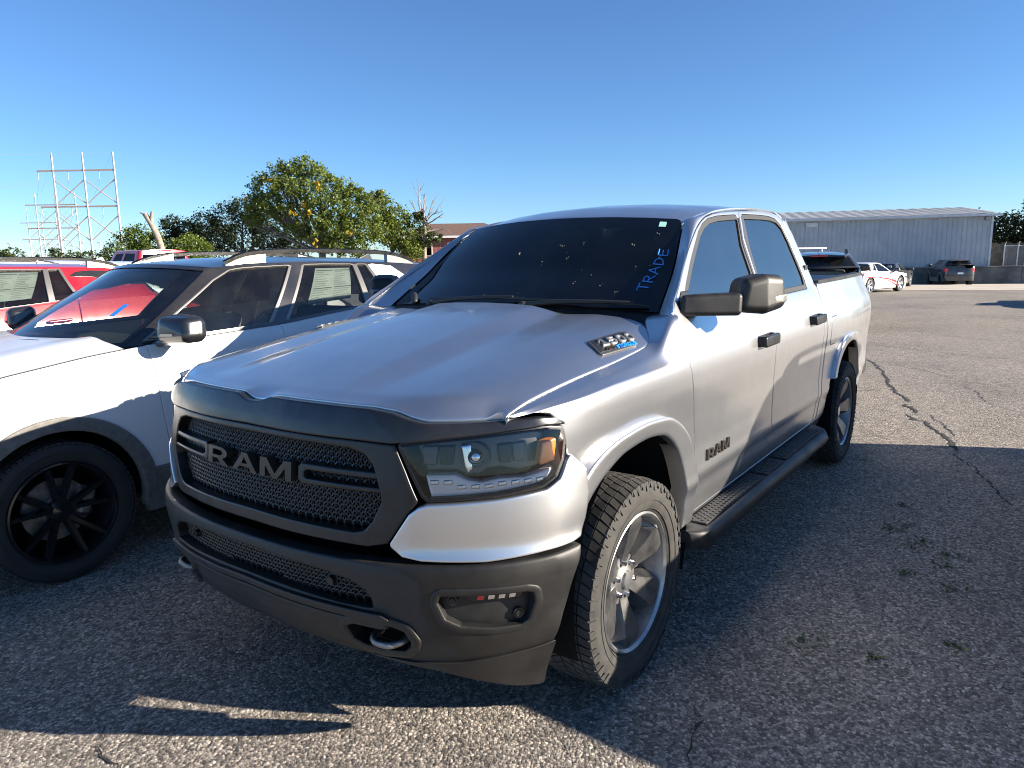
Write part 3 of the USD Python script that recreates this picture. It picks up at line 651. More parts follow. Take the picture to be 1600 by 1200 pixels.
W2[:, 2] = roof_z(W2[:, 0], np.minimum(W2[:, 1], .66)) + .002; W2[0] = W1[-1]; W2[:4, 2] = np.linspace(W1[-1, 2], W2[4, 2], 4, endpoint=False)
DCP, WEP = np.vstack([D1, D2[1:]]), np.vstack([W1, W2[1:]])
w_ = np.linspace(0, 1, 10)[None, :, None]; ov = np.array([.15, .72, .67]); bl = np.interp(np.arange(len(DCP)), [0, 12, 45, 60, 108], [.010, .016, .016, .020, .018])[:, None, None]
rail = DCP[:, None] * (1 - w_) + WEP[:, None] * w_ + ov * bl * 4 * w_ * (1 - w_)
for k_ in range(3): rail[:, :, k_] = gaussian_filter1d(rail[:, :, k_], 1.5, axis=0, mode="nearest")
rg_ = grid(rail); up_ = np.cross(rail[60, 1] - rail[60, 0], rail[61, 0] - rail[60, 0])[1] < 0
both("roof_pillar", flip(rg_) if up_ else rg_, SILVER, smooth=60)
# roof
ROOF2D = Polygon([(-1.158, -.655), (-1.10, -.45), (-1.062, -.2), (-1.055, 0), (-1.062, .2), (-1.10, .45), (-1.158, .655), (-2.60, .652), (-2.79, .640), (-2.845, .50), (-2.85, 0), (-2.845, -.50), (-2.79, -.640), (-2.60, -.652)])
emit("roof", panel(ROOF2D, lambda x, y, d: np.stack([x, y, roof_z(x, y) + .004 - d - .003 * np.exp(-((np.abs(y) - .60) / .012) ** 2)], -1), .035, .006, .03), SILVER, truck, 40)
emit("antenna_fin", rhull([(-2.30, .14, 1.938), (-2.40, .14, 1.955), (-2.43, .14, 1.938)], .009), SILVER, truck, 40)
# windscreen
WSv = spl(WE, 24)[2:]; WSv[-1] += (0.0, 0, 0)
nu = 41; u = np.linspace(-1, 1, nu); vv = np.linspace(0, 1, len(WSv))
def ws(u, v, d=0):
    i = v * (len(WSv) - 1); w = np.stack([np.interp(i, np.arange(len(WSv)), WSv[:, k]) for k in range(3)], -1)
    b = 1 - np.abs(u) ** 2.2
    n = np.array([.70, 0, .70])
    return np.stack([w[..., 0] + b * (.125 - .030 * v), u * (w[..., 1] - .010), w[..., 2] + b * (.030 + .0 * v)], -1) - n * np.asarray(d)[..., None]
WSP = Polygon([(-.995, .01), (-.999, .06), (-.999, .90), (-.985, .97), (-.96, .985), (.96, .985), (.985, .97), (.999, .90), (.999, .06), (.995, .01)])
wsc = emit("windscreen", panel(WSP, lambda a, b, d: ws(a, b, d + .004), .05, 0, 0, outward=True), GLASS_WS, truck, True)
emit("windscreen_border", panel(WSP.difference(WSP.buffer(-.035)), lambda a, b, d: ws(a, b, d + .007), .04, 0, 0), SEAL, wsc, True)
stk = sbox(.845, .875, .895, .935)
emit("inspection_sticker", panel(stk, lambda a, b, d: ws(a, b, d + .001), .03, 0, 0), GREENSTK, wsc, True)
# TRADE, hand-written in blue up the driver's side of the glass (strokes as tubes)
STROKES = {"T": [[(0, 1), (.9, 1)], [(.45, 1), (.42, 0)]], "R": [[(.05, 0), (.1, 1), (.55, .98), (.72, .78), (.6, .55), (.1, .5)], [(.3, .5), (.8, .0)]], "A": [[(0, 0), (.4, 1), (.8, 0)], [(.15, .38), (.68, .4)]],
           "D": [[(.05, 0), (.1, 1), (.55, .85), (.75, .5), (.55, .12), (.05, 0)]], "E": [[(.75, .98), (.1, 1), (.05, 0), (.75, .02)], [(.07, .52), (.6, .55)]]}
tr = MB(); a0, b0 = .875, .20
for k, ch in enumerate("TRADE"):
    for st in STROKES[ch]:
        p = polyline([(a0 + .012 * k - .060 * (q[1] - .5), b0 + (k * 1.02 + q[0]) * .088) for q in st], step=.006)
        P = ws(p[:, 0], p[:, 1], np.full(len(p), .000))
        tr.tube(P, .0030, 5)
emit("hand_written_word", tr.mesh(), BLUECHALK, wsc, True)
rng = np.random.default_rng(5); bs = MB()
for k in range(20):
    a, b = rng.uniform(-.15, .92), rng.uniform(.05, .80); n = rng.integers(1, 5)
    for j in range(n):
        r = rng.uniform(.0012, .0042) * (1.5 if k < 4 else .7); c = ws(np.array([a + rng.normal(0, .008)]), np.array([b + rng.normal(0, .012)]), np.array([.002]))[0]
        bs.add(trimesh.creation.icosphere(1, r), xf(c, R=np.diag([1.0, 1, .7])))
emit("bug_splats", bs.mesh(), BUG, wsc, True)
# cowl and wipers
cu = np.linspace(-1, 1, 31); A = ws(cu, np.full(31, .03), np.full(31, .012)); rc = np.vstack([half[len(fr) + len(side_cut):], (half[len(fr) + len(side_cut):] * (1, -1))[::-1]])
yb = cu * .80; xb = np.interp(np.abs(yb), [0, .15, .30, .38, .45, .56, .66, .74, .80], [-.366, -.364, -.359, -.372, -.384, -.402, -.424, -.434, -.43])
Bc = np.stack([xb, yb, hood_z(xb, yb) - .035], -1)
emit("cowl_panel", grid(np.array(loft(A, Bc, 5, -.012))) if True else None, PLASTIC, truck, True)
for ya, yb_, xa in ((.18, .70, -.43), (-.42, .10, -.43)):
    p0 = ws(np.array([ya / .80]), np.array([.02]), np.array([-.01]))[0] + (.02, 0, -.015); p1 = ws(np.array([(yb_) / .80]), np.array([.055]), np.array([-.016]))[0]
    pm = (p0 + p1) / 2 + (.02, 0, .012)
    w = MB().tube(spl([p0, pm, p1], 16), np.linspace(.013, .007, 16), 8).add(trimesh.creation.icosphere(2, .024), xf(p0, R=np.diag([1.0, 1, .8])))
    emit("wiper", w.mesh(), SEAL, truck, True)
    q0 = ws(np.array([(ya - .04) / .80]), np.array([.045]), np.array([-.008]))[0]; q1 = ws(np.array([min((yb_ + .06) / .80, .97)]), np.array([.05]), np.array([-.008]))[0]
    emit("wiper_blade", MB().tube(spl([q0, (q0 + q1) / 2 + (.03, 0, .006), q1], 14), .006, 6).mesh(), SEAL, truck, True)
for y in (-.60,):
    c = ws(np.array([y / .80]), np.array([.05]), np.array([-.02]))[0]
    emit("washer_nozzle", rhull([c, c + (.02, .02, -.02), c + (-.02, -.02, .01)], .018), SEAL, truck, True)

# --- bed
BED = Polygon([(-2.89, .485), (-2.89, 1.30), (-2.885, 1.425), (-3.5, 1.432), (-4.2, 1.440), (-4.62, 1.446), (-4.68, 1.43), (-4.705, 1.35), (-4.72, 1.0), (-4.72, .62), (-4.70, .56), (-4.2, .53), (-3.3, .485)]).difference(arch2)
def BEDF(x, z, d):
    x, z = np.asarray(x, float), np.asarray(z, float); y = np.where(z > 1.36, side_y(x, 1.36) - (z - 1.36) * .35, side_y(x, z))
    y = y + .012 * np.exp(-((x + 3.672) / .75) ** 2) * np.exp(-((z - 1.05) / .16) ** 2)
    return np.stack([x, y - d, z], -1)
bs_l, bs_r = both("bed_side", panel(BED, BEDF, .03, .005, .03), SILVER, smooth=40)
fu = smooth_closed([(-2.985, 1.0), (-2.985, 1.19), (-3.155, 1.195), (-3.155, 1.0)], .03)
emit("fuel_door", panel(fu, lambda x, z, d: BEDF(x, z, d), .03, .003, .003, d0=-.0025), SILVER, bs_l, 40)
emit("fuel_door_gap", panel(fu.buffer(.005).difference(fu.buffer(-.001)), lambda x, z, d: BEDF(x, z, d), .03, 0, 0, d0=-.0006), SEAL, bs_l, True)
rails = MB()
for sg in (1, -1):
    P = np.array([(x, float(BEDF(x, 1.43, 0)[1]) - .03, 1.440 + (-2.9 - x) * .009) for x in np.linspace(-2.9, -4.62, 20)]) * (1, sg, 1)
    rl = MB()
    for a, b in zip(P[:-1], P[1:]): rl.add(hull([a + (0, .035 * k, q) for k in (-1, 1) for q in (-.02, .006)] + [b + (0, .035 * k, q) for k in (-1, 1) for q in (-.02, .006)]))
    emit("bed_rail_cap", rl.mesh(), PLASTIC, truck, 40)
emit("bed_floor", MB().box((-3.8, 0, .80), (1.8, 1.7, .05)).box((-2.905, 0, 1.12), (.04, 1.72, .60)).mesh(), DARK, truck, False)
both("bed_inner_wall", MB().box((-3.8, .86, 1.12), (1.8, .03, .58)).mesh(), DARK, smooth=False)
tg = emit("tailgate", MB().box((-4.70, 0, 1.13), (.07, 1.66, .60), .02).mesh(), SILVER, truck, 40)
for sg in (1, -1):
    emit("tail_lamp", hull([(-4.735, sg * (.80 + a), z) for a in (0, .085) for z in (.93, 1.33)] + [(-4.60, sg * .905, z) for z in (1.0, 1.30)] + [(-4.69, sg * .922, z) for z in (.95, 1.31)]), REDLENS, truck, 40)
emit("rear_bumper", MB().box((-4.80, 0, .62), (.22, 1.84, .20), .04).mesh(), PLASTIC, truck, 40)
# --- cab back wall, interior, chassis
emit("cab_back", hull([(x, s_ * float(side_y(-2.8, z)) * .985, z) for x in (-2.85, -2.87) for s_ in (1, -1) for z in (.5, 1.0, 1.3, 1.5, 1.7, 1.86)]), SILVER, truck, False)
emit("rear_window", hull([(x, s_ * y, z) for x in (-2.872, -2.876) for s_ in (1, -1) for y, z in ((.62, 1.42), (.50, 1.80))]), GLASS_D, truck, False)
inn = MB().box((-1.7, 0, .62), (2.2, 1.72, .08)).box((-1.0, 0, 1.18), (.45, 1.62, .30), .06).box((-1.62, 0, .80), (.5, 1.66, .3))
emit("dashboard", MB().add(hull([(-.62, s * .80, z) for s in (-1, 1) for z in (.95, 1.28)] + [(-1.05, s * .80, z) for s in (-1, 1) for z in (.95, 1.34)] + [(-.85, s * .8, 1.36) for s in (-1, 1)])).mesh(), CLOTH, truck, 40)
emit("cabin_floor", MB().box((-1.75, 0, .60), (2.2, 1.74, .08)).box((-2.80, 0, 1.10), (.06, 1.72, .9)).mesh(), CLOTH, truck, False)
def seat(x, y, w=.50):
    s = MB().add(rhull([(x + .22, y - w / 2 + .06, .90), (x + .22, y + w / 2 - .06, .90), (x - .22, y - w / 2 + .06, .86), (x - .22, y + w / 2 - .06, .86)], .07, 16))
    s.add(rhull([(x - .22, y - w / 2 + .06, .90), (x - .22, y + w / 2 - .06, .90), (x - .36, y - w / 2 + .09, 1.46), (x - .36, y + w / 2 - .09, 1.46)], .065, 16))
    s.add(rhull([(x - .37, y - .09, 1.60), (x - .37, y + .09, 1.60), (x - .38, y - .08, 1.69), (x - .38, y + .08, 1.69)], .045, 16)).cyl((x - .36, y - .05, 1.45), (x - .37, y - .05, 1.62), .008).cyl((x - .36, y + .05, 1.45), (x - .37, y + .05, 1.62), .008)
    return s.mesh()
for y in (.42, -.42): emit("front_seat", seat(-1.45, y), CLOTH, truck, 40)
emit("rear_seat", seat(-2.35, 0, 1.40), CLOTH, truck, 40)
sw = MB(); t = np.linspace(0, 2 * np.pi, 33)
sw.tube(np.stack([-1.12 + .08 * np.sin(t), .42 + .185 * np.cos(t), 1.25 + .165 * np.sin(t)], -1), .015, 8).box((-1.10, .42, 1.25), (.05, .20, .08), .02).cyl((-1.08, .42, 1.24), (-.9, .42, 1.15), .03)
emit("steering_wheel", sw.mesh(), CLOTH, truck, 40)
emit("rear_view_mirror", MB().box((-1.18, 0, 1.70), (.03, .24, .07), .015).mesh(), DARK, truck, 40)
emit("chassis", MB().box((-2.1, 0, .52), (4.9, .95, .22)).box((.45, 0, .75), (.55, .95, .6)).box((-.0, 0, .95), (.9, .9, .45)).box((.70, 0, .55), (.14, 1.30, .20)).box((-1.75, 0, .56), (2.2, 1.76, .10)).cyl((0, -.8, .40), (0, .8, .40), .05).cyl((-3.672, -.8, .40), (-3.672, .8, .40), .07).mesh(), DARK, truck, False)
both("sill", panel(Polygon([(-.56, .40), (-.56, .482), (-3.1, .482), (-3.1, .40)]), SIDE(-.004), .05, .006, .05), SILVER, smooth=40)

# --- side steps
for sg in (1, -1):
    prof = np.array([(.93, .395), (.93, .445), (.955, .456), (1.045, .452), (1.068, .440), (1.082, .405), (1.070, .372), (1.0, .366), (.95, .372)])
    xs = np.array([-.47, -.50, -.56, -2.70, -2.78, -2.82]); sc = np.array([.55, .80, 1, 1, .80, .5])
    V = np.array([[(x, sg * (.93 + (y - .93) * k), z) for y, z in prof] for x, k in zip(xs, sc)]); V = np.concatenate([V, V[:, :1]], 1)
    mb = MB().add(grid(V) if sg > 0 else flip(grid(V)))
    for e in (0, -1):
        c = V[e].mean(0); n = len(prof); mb.add(tri(np.vstack([V[e][:-1], [c]]), [(i, (i + 1) % n, n) for i in range(n)]))
    stp = emit("side_step", mb.mesh(), PLASTIC, truck, 35)
    for a, b in ((-.58, -1.42), (-1.47, -1.78), (-1.83, -2.66)):
        pad = MB().box(((a + b) / 2, sg * .992, .4585), (abs(a - b), .092, .010), .004)
        for x in np.arange(max(a, b) - .03, min(a, b) + .02, -.034):
            for j, y in enumerate((.962, .985, 1.008, 1.030)):
                pad.box((x - (.017 if j % 2 else 0), sg * y, .4650), (.022, .013, .006), .002)
        emit("step_pad", pad.mesh(), SEAL, stp, 35)
    for x in (-.75, -1.75, -2.5): emit("step_bracket", MB().box((x, sg * .86, .42), (.06, .22, .03), .006).mesh(), DARK, stp, 35)

# --- door mirrors
for sg in (1, -1):
    m = (lambda k: k) if sg > 0 else mirror_y
    arm = rhull([(-.545, .925, 1.395), (-.555, .925, 1.440), (-.690, 1.10, 1.392), (-.695, 1.10, 1.446), (-.66, .925, 1.392), (-.66, .925, 1.440), (-.76, 1.08, 1.395), (-.76, 1.08, 1.445)], .022, 20)
    nf = np.array([.50, .866, 0]) * .95; A_, B_ = np.array([-.745, 1.115, 0]), np.array([-.885, 1.205, 0])
    pts = [A_ + (0, 0, 1.420), A_ + (-.012, .010, 1.488), (A_ + B_) / 2 + nf * .016 + (0, 0, 1.412), (A_ + B_) / 2 + nf * .010 + (0, 0, 1.502), B_ + (0, 0, 1.428), B_ + (.008, -.006, 1.498)]
    pts += [p_ + np.array([-.050, -.052, 0]) for p_ in pts]
    hs = rhull(pts, .041, 24)
    mr = emit("door_mirror", m(MB().add(arm).add(hs).mesh()), PLASTIC, truck, 45)
    c0 = (A_ + B_) / 2 + (0, 0, 1.424) + nf * .046; c1 = B_ + (0, 0, 1.434) + nf * .037; c2 = B_ + np.array([-.022, .034, 1.436])
    emit("signal_lens", m(rhull([c0 + (.018, -.012, .000), c0 + (.010, -.006, .012), c1 + (0, 0, -.010), c1 + (0, 0, .012), c2 + (0, 0, -.008), c2 + (0, 0, .012)], .009, 14)), SATIN, mr, 40)
    emit("mirror_glass", m(hull([A_ + (-.095, -.062, 1.40), A_ + (-.095, -.062, 1.51), B_ + (-.090, -.050, 1.41), B_ + (-.090, -.050, 1.515), (A_ + B_) / 2 + (-.085, -.050, 1.46)])), CHROME, mr, False)
    sail = Polygon([(-.505, 1.385), (-.535, 1.432), (-.61, 1.478), (-.70, 1.478), (-.64, 1.39)])
    emit("mirror_base", m(panel(sail.buffer(-.004), SIDE(.004), .02, .004, .02)), TRIM, mr, 40)

# --- wheels
def tyre_mesh(R=.40, y0=.0, w=.138, rim=.268, n=66, blocks=True):
    """centred on the axle; +y is the outer side"""
    pr = [(rim, w * .80), (rim + .012, w * .92), (rim + .030, w * .985), (rim + .060, w * 1.02), (R - .050, w * 1.01), (R - .028, w * .97), (R - .014, w * .90), (R - .010, w * .6), (R - .009, 0)]
    pr = pr + [(r, -y) for r, y in pr[::-1][1:]]
    mb = MB().add(flip(lathe_y(pr, 72)))
    for r, y in ((rim + .018, w * .955), (rim + .052, w * 1.018)):
        t = np.linspace(0, 2 * np.pi, 73); mb.tube(np.stack([r * np.cos(t), np.full(73, y), r * np.sin(t)], -1), .0022, 5)
    if blocks:
        rows = [(-.66, -.985, 0, 1), (-.32, -.62, .5, 0), (-.02, -.29, .2, 0), (.02, .29, .7, 0), (.32, .62, .0, 0), (.66, .985, .5, 1)]
        V, F, N = [], [], 0
        q = np.array([(0, 1, 2), (0, 2, 3), (4, 6, 5), (4, 7, 6), (0, 4, 5), (0, 5, 1), (1, 5, 6), (1, 6, 2), (2, 6, 7), (2, 7, 3), (3, 7, 4), (3, 4, 0)])
        for a, b, ph, sh in rows:
            lo, hi = min(a, b), max(a, b)
            for k in range(n):
                t0 = (k + ph) / n * 2 * np.pi; dt = 2 * np.pi / n
                sk = .30 * dt * (1 if (k % 2) else .8) * np.sign(a)
                cor = [(t0 + sk, lo), (t0 + .80 * dt + sk, lo), (t0 + .80 * dt - sk, hi), (t0 - sk, hi)]
                r0, r1 = R - .014, R - (.002 * abs(lo + hi) / 2)
                bot = [((r0 - (.014 if abs(y) > .9 else 0)) * math.cos(t), y * w, (r0 - (.014 if abs(y) > .9 else 0)) * math.sin(t)) for t, y in cor]
                top = [((r1 - (.010 if abs(y) > .9 else 0)) * math.cos(t + .05 * dt), y * w * .99, (r1 - (.010 if abs(y) > .9 else 0)) * math.sin(t + .05 * dt)) for t, y in cor]
                V.append(np.array(bot + top)); F.append(q + N); N += 8
            if sh:      # lugs that run down the shoulder
                s = np.sign(a)
                for k in range(n):
                    t0 = (k + ph) / n * 2 * np.pi; dt = 2 * np.pi / n; L = .030 if k % 2 else .018
                    c = []
                    for r, y in ((R - .010, w * .955), (R - .014 - L, w * 1.022)):
                        for off in (0, .006):
                            for tt in (t0 + .05 * dt, t0 + .62 * dt): c.append((r * math.cos(tt), s * (y + off - .004), r * math.sin(tt)))
                    mb.add(hull(c))
        v = np.vstack(V); f = np.vstack(F); m = trimesh.Trimesh(v, f, process=False); trimesh.repair.fix_normals(m, multibody=True)
        mb.add(m)
    return mb.mesh()
def six_spoke(rim=.268, w=.138, n=6, ph=.56):
    """painted alloy with faceted wide spokes, dished hub"""
    yr = w * .80
    barrel = lathe_y([(rim + .004, yr + .012), (rim - .004, yr + .016), (rim - .014, yr + .006), (rim - .022, yr - .02), (rim - .03, yr - .09), (rim - .03, -yr), (rim + .004, -yr)], 72)
    mb = MB().add(flip(barrel))
    for k in range(n):
        a = ph + k * 2 * np.pi / n
        sec = []   # (r, half width top, half width bottom, y top, y bottom)
        for r, wt, wb, yt, yb in ((.050, .026, .032, yr - .050, yr - .09), (.095, .029, .044, yr - .040, yr - .092), (.160, .042, .062, yr - .016, yr - .085), (.210, .056, .080, yr - .003, yr - .075), (.238, .044, .096, yr + .002, yr - .065), (.262, .020, .112, yr - .002, yr - .05)):
            sec.append([(r, -wb, yb), (r, -wt, yt), (r, wt, yt), (r, wb, yb)])
        S = np.array(sec); c, s = math.cos(a), math.sin(a)
        P = np.stack([S[..., 0] * c - S[..., 1] * s, S[..., 2], S[..., 0] * s + S[..., 1] * c], -1)
        P = np.concatenate([P, P[:, :1]], 1); g = grid(P); mb.add(g); mb.add(flip(g))
    mb.add(flip(lathe_y([(.001, yr - .034), (.040, yr - .036), (.060, yr - .046), (.098, yr - .050), (.104, yr - .07), (.104, yr - .10)], 48)))
    return mb.mesh()
TYRE = tyre_mesh(); RIM6 = six_spoke()
CAPM = MB().add(flip(lathe_y([(.001, .090), (.020, .0895), (.034, .086), (.037, .075), (.037, .06)], 32))).mesh()
def place_wheel(parent, x, y, sg, R, spin, tyre, rim, tm=RUBBER, rm=ALLOY, nuts=6, nr=.070, ny=.072, extra=None, steer=0.0):
    w = node("wheel", parent, (x, y, R))
    c, s = math.cos(spin), math.sin(spin); M = np.array([[c, 0, -s], [0, 1, 0], [s, 0, c]])
    st = np.array([[math.cos(steer), -math.sin(steer), 0], [math.sin(steer), math.cos(steer), 0], [0, 0, 1]])
    def pos(m):
        v = np.array(m.vertices) @ M.T
        f = np.array(m.faces)
        if sg < 0: v = v * (1, -1, 1); f = f[:, ::-1]
        return tri(v @ st.T, f)
    emit("tyre", pos(tyre), tm, w, 30)
    emit("rim", pos(rim), rm, w, 25)
    emit("brake_disc", pos(MB().cyl((0, -.02, 0), (0, .0, 0), .165, n=40).cyl((0, .0, 0), (0, .03, 0), .08, n=24).mesh()), STEEL, w, 30)
    emit("brake_caliper", pos(MB().box((-.125, .01, .06), (.08, .09, .16), .02).mesh()), STEEL, w, 30)
    emit("wheel_back", pos(MB().cyl((0, -.10, 0), (0, -.095, 0), .262, n=40).mesh()), DARK, w, 30)
    for k in range(nuts):
        a = k * 2 * np.pi / nuts + .3
        emit("lug_nut", pos(MB().cyl((nr * math.cos(a), ny - .02, nr * math.sin(a)), (nr * math.cos(a), ny + .010, nr * math.sin(a)), .0115, .0085, 6).mesh()), CHROME, w, False)
    if extra is not None: emit("hub_cap", pos(extra[0]), extra[1], w, 30)
    return w
CAPR = tri(np.array(CAPM.vertices), CAPM.faces)
for x in (0, -3.672):
    for sg in (1, -1):
        place_wheel(truck, x, sg * .862, sg, .40, 0.0 if x == 0 else .4, TYRE, RIM6, extra=(CAPR, ALLOYL))
# ---------------------------------------------------------------- other cars
def spoke_rim(R, w, n=5, wid=.016, pair=.10, dish=.03):
    yr = w * .85
    mb = MB().add(flip(lathe_y([(R + .004, yr + .010), (R - .006, yr + .012), (R - .016, yr - .004), (R - .024, yr - .05), (R - .024, -yr), (R + .004, -yr)], 48)))
    for k in range(n):
        for s in (-1, 1):
            a = k * 2 * math.pi / n + s * pair * .55; b = k * 2 * math.pi / n + s * pair * 1.5
            p, q = np.array([math.cos(a), 0, math.sin(a)]), np.array([math.cos(b), 0, math.sin(b)]); t = np.array([-math.sin(a), 0, math.cos(a)])
            P = []
            for c, ww, y in ((p * .04, wid * 1.3, yr - dish), (q * (R - .012), wid, yr + .004)):
                P += [c + t * ww + (0, y - .030, 0), c - t * ww + (0, y - .030, 0), c + t * ww * .55 + (0, y, 0), c - t * ww * .55 + (0, y, 0)]
            mb.add(hull(P))
    mb.add(flip(lathe_y([(.001, yr - dish + .008), (.030, yr - dish + .006), (.060, yr - dish - .004), (.066, yr - dish - .04)], 32)))
    return mb.mesh()
TY_SUV = tyre_mesh(.37, 0, .118, .262, 60, False); RIM_BLACK = spoke_rim(.262, .118, 5, .017, .17)
TY_CAR = tyre_mesh(.345, 0, .122, .25, 60, False); RIM_CAR = spoke_rim(.25, .122, 5, .026, .12)
def tread_ring(tyre, R, w, n=70):
    """a shallow block tread over the plain carcass"""
    V, F, N = [], [], 0; q = np.array([(4, 6, 5), (4, 7, 6), (0, 4, 5), (0, 5, 1), (1, 5, 6), (1, 6, 2), (2, 6, 7), (2, 7, 3), (3, 7, 4), (3, 4, 0)])
    for lo, hi, ph in ((-.92, -.58, 0), (-.52, -.06, .4), (.06, .52, .1), (.58, .92, .6)):
        for k in range(n):
            t0 = (k + ph) / n * 2 * np.pi; dt = 2 * np.pi / n
            c = [(t0, lo), (t0 + .78 * dt, lo), (t0 + .78 * dt, hi), (t0, hi)]
            V.append(np.array([((R - .012) * math.cos(t), y * w, (R - .012) * math.sin(t)) for t, y in c] + [((R - .001) * math.cos(t), y * w, (R - .001) * math.sin(t)) for t, y in c])); F.append(q + N); N += 8
    m = trimesh.Trimesh(np.vstack(V), np.vstack(F), process=False); trimesh.repair.fix_normals(m, multibody=True)
    return MB().add(tyre).add(m).mesh()
TY_SUVT = tread_ring(TY_SUV, .37, .118)

class Body:
    """a car body round a plan outline: s runs from the middle of the nose along the left side to the middle of the tail"""
    def __init__(b, sp):
        b.sp = sp; w = sp["w"]; xf, xr = sp["xf"], sp["xr"]
        half = np.array([(xf, 0), (xf - .015, .40 * w), (xf - .07, .68 * w), (xf - .20, .90 * w), (xf - .48, .985 * w), (xf - 1.0, w), (-1.2, w), (xr + .9, w * .995), (xr + .40, w * .965), (xr + .15, w * .88), (xr + .045, w * .68), (xr + .005, w * .4), (xr, 0)])
        full = np.vstack([half[::-1][:-1] * (1, -1), half, half[::-1][1:4] * (1, -1)])[:]
        s = np.concatenate([[0], np.cumsum(np.linalg.norm(np.diff(half, axis=0), axis=1))]); b.L = s[-1]
        t = np.linspace(-.5, b.L + .5, 1600)
        f = [PchipInterpolator(s, half[:, k]) for k in (0, 1)]
        def ev(q):
            q2 = np.where(q < 0, -q, np.where(q > b.L, 2 * b.L - q, q)); sg = np.where((q < 0) | (q > b.L), -1, 1)
            return f[0](q2), f[1](q2) * sg
        X, Y = ev(t); g = .05 / (t[1] - t[0]); b.t, b.X, b.Y = t, gaussian_filter1d(X, g, mode="nearest"), gaussian_filter1d(Y, g, mode="nearest")
        nx, ny = np.gradient(b.Y, t), -np.gradient(b.X, t); n = np.hypot(nx, ny); b.nx, b.ny = nx / n, ny / n
        b.side = gsm(*sp["side"], .012); b.front = gsm(*sp["front"], .02); b.rear = gsm(*sp["rear"], .02)
        k = (t > .3) & (t < b.L - .3); b._xs, b._ss = b.X[k][::-1], t[k][::-1]
    def S(b, x): return np.interp(x, b._xs, b._ss)
    def __call__(b, s, z, d=0.0):
        s, z, d = np.broadcast_arrays(np.asarray(s, float), np.asarray(z, float), np.asarray(d, float)); a = np.abs(s)
        x, y, nx, ny = (np.interp(a, b.t, q) for q in (b.X, b.Y, b.nx, b.ny))
        o = ny ** 2 * b.side(z) + np.clip(nx, 0, 1) ** 2 * b.front(z) + np.clip(-nx, 0, 1) ** 2 * b.rear(z) - d
        y2 = y + ny * o
        return np.stack([x + nx * o, np.where(s < 0, -y2, y2), z], -1)
class House:
    """glass house: u 0 nose middle, 1 front corner, 2 rear corner, 3 tail middle; v 0 belt, 1 roof"""
    def __init__(h, base, top, zb, zt, bulge=.02):
        h.u = np.linspace(-.4, 3.4, 760); h.bulge = bulge
        def ev(P):
            P = np.asarray(P, float); uu = np.array([-1, 0, 1, 2, 3, 4]); Q = np.array([P[1] * (1, -1), P[0], P[1], P[2], P[3], P[2] * (1, -1)])
            fx = np.interp(h.u, uu, Q[:, 0]); fy = np.interp(h.u, uu, Q[:, 1])
            # bowed screens
            fx = np.where(h.u < 1, P[1][0] + (P[0][0] - P[1][0]) * (1 - np.abs(h.u) ** 2), np.where(h.u > 2, P[2][0] + (P[3][0] - P[2][0]) * (1 - np.abs(3 - h.u) ** 2), fx))
            return gaussian_filter1d(fx, 6, mode="nearest"), gaussian_filter1d(fy, 6, mode="nearest")
        h.bx, h.by = ev(base); h.tx, h.ty = ev(top); h.zb, h.zt = zb, zt
    def __call__(h, u, v, d=0.0):
        u, v, d = np.broadcast_arrays(np.asarray(u, float), np.asarray(v, float), np.asarray(d, float)); sg = np.where(u < 0, -1, 1); a = np.abs(u)
        def at(a, v):
            bx, by, tx, ty = (np.interp(a, h.u, q) for q in (h.bx, h.by, h.tx, h.ty))
            x, y = bx + (tx - bx) * v, by + (ty - by) * v
            side = np.exp(-(np.clip(np.abs(a - 1.5) - .5, 0, 9) / .08) ** 2)
            y = y + h.bulge * 4 * v * (1 - v) * side
            z = h.zb(bx) + (h.zt(tx, ty) - h.zb(bx)) * v
            return np.stack([x, y, z], -1)
        p = at(a, v); e = 1e-3
        n = np.cross(at(a + e, v) - p, at(a, v + e) - p); n /= np.linalg.norm(n, axis=-1, keepdims=True) + 1e-12
        p = p - n * d[..., None] * -1 if False else p - n * d[..., None]
        p[..., 1] *= sg
        return p
def rect(u0, u1, v0, v1, r=.0):
    p = Polygon([(u0, v0), (u1, v0), (u1, v1), (u0, v1)])
    return p.buffer(-r).buffer(r) if r else p
def arch_poly(b, xc, rx, rz, zc, n=28):
    t = np.linspace(0, np.pi, n); return Polygon([(b.S(xc + rx * math.cos(a)), zc + rz * math.sin(a)) for a in t] + [(b.S(xc - rx), -.2), (b.S(xc + rx), -.2)])

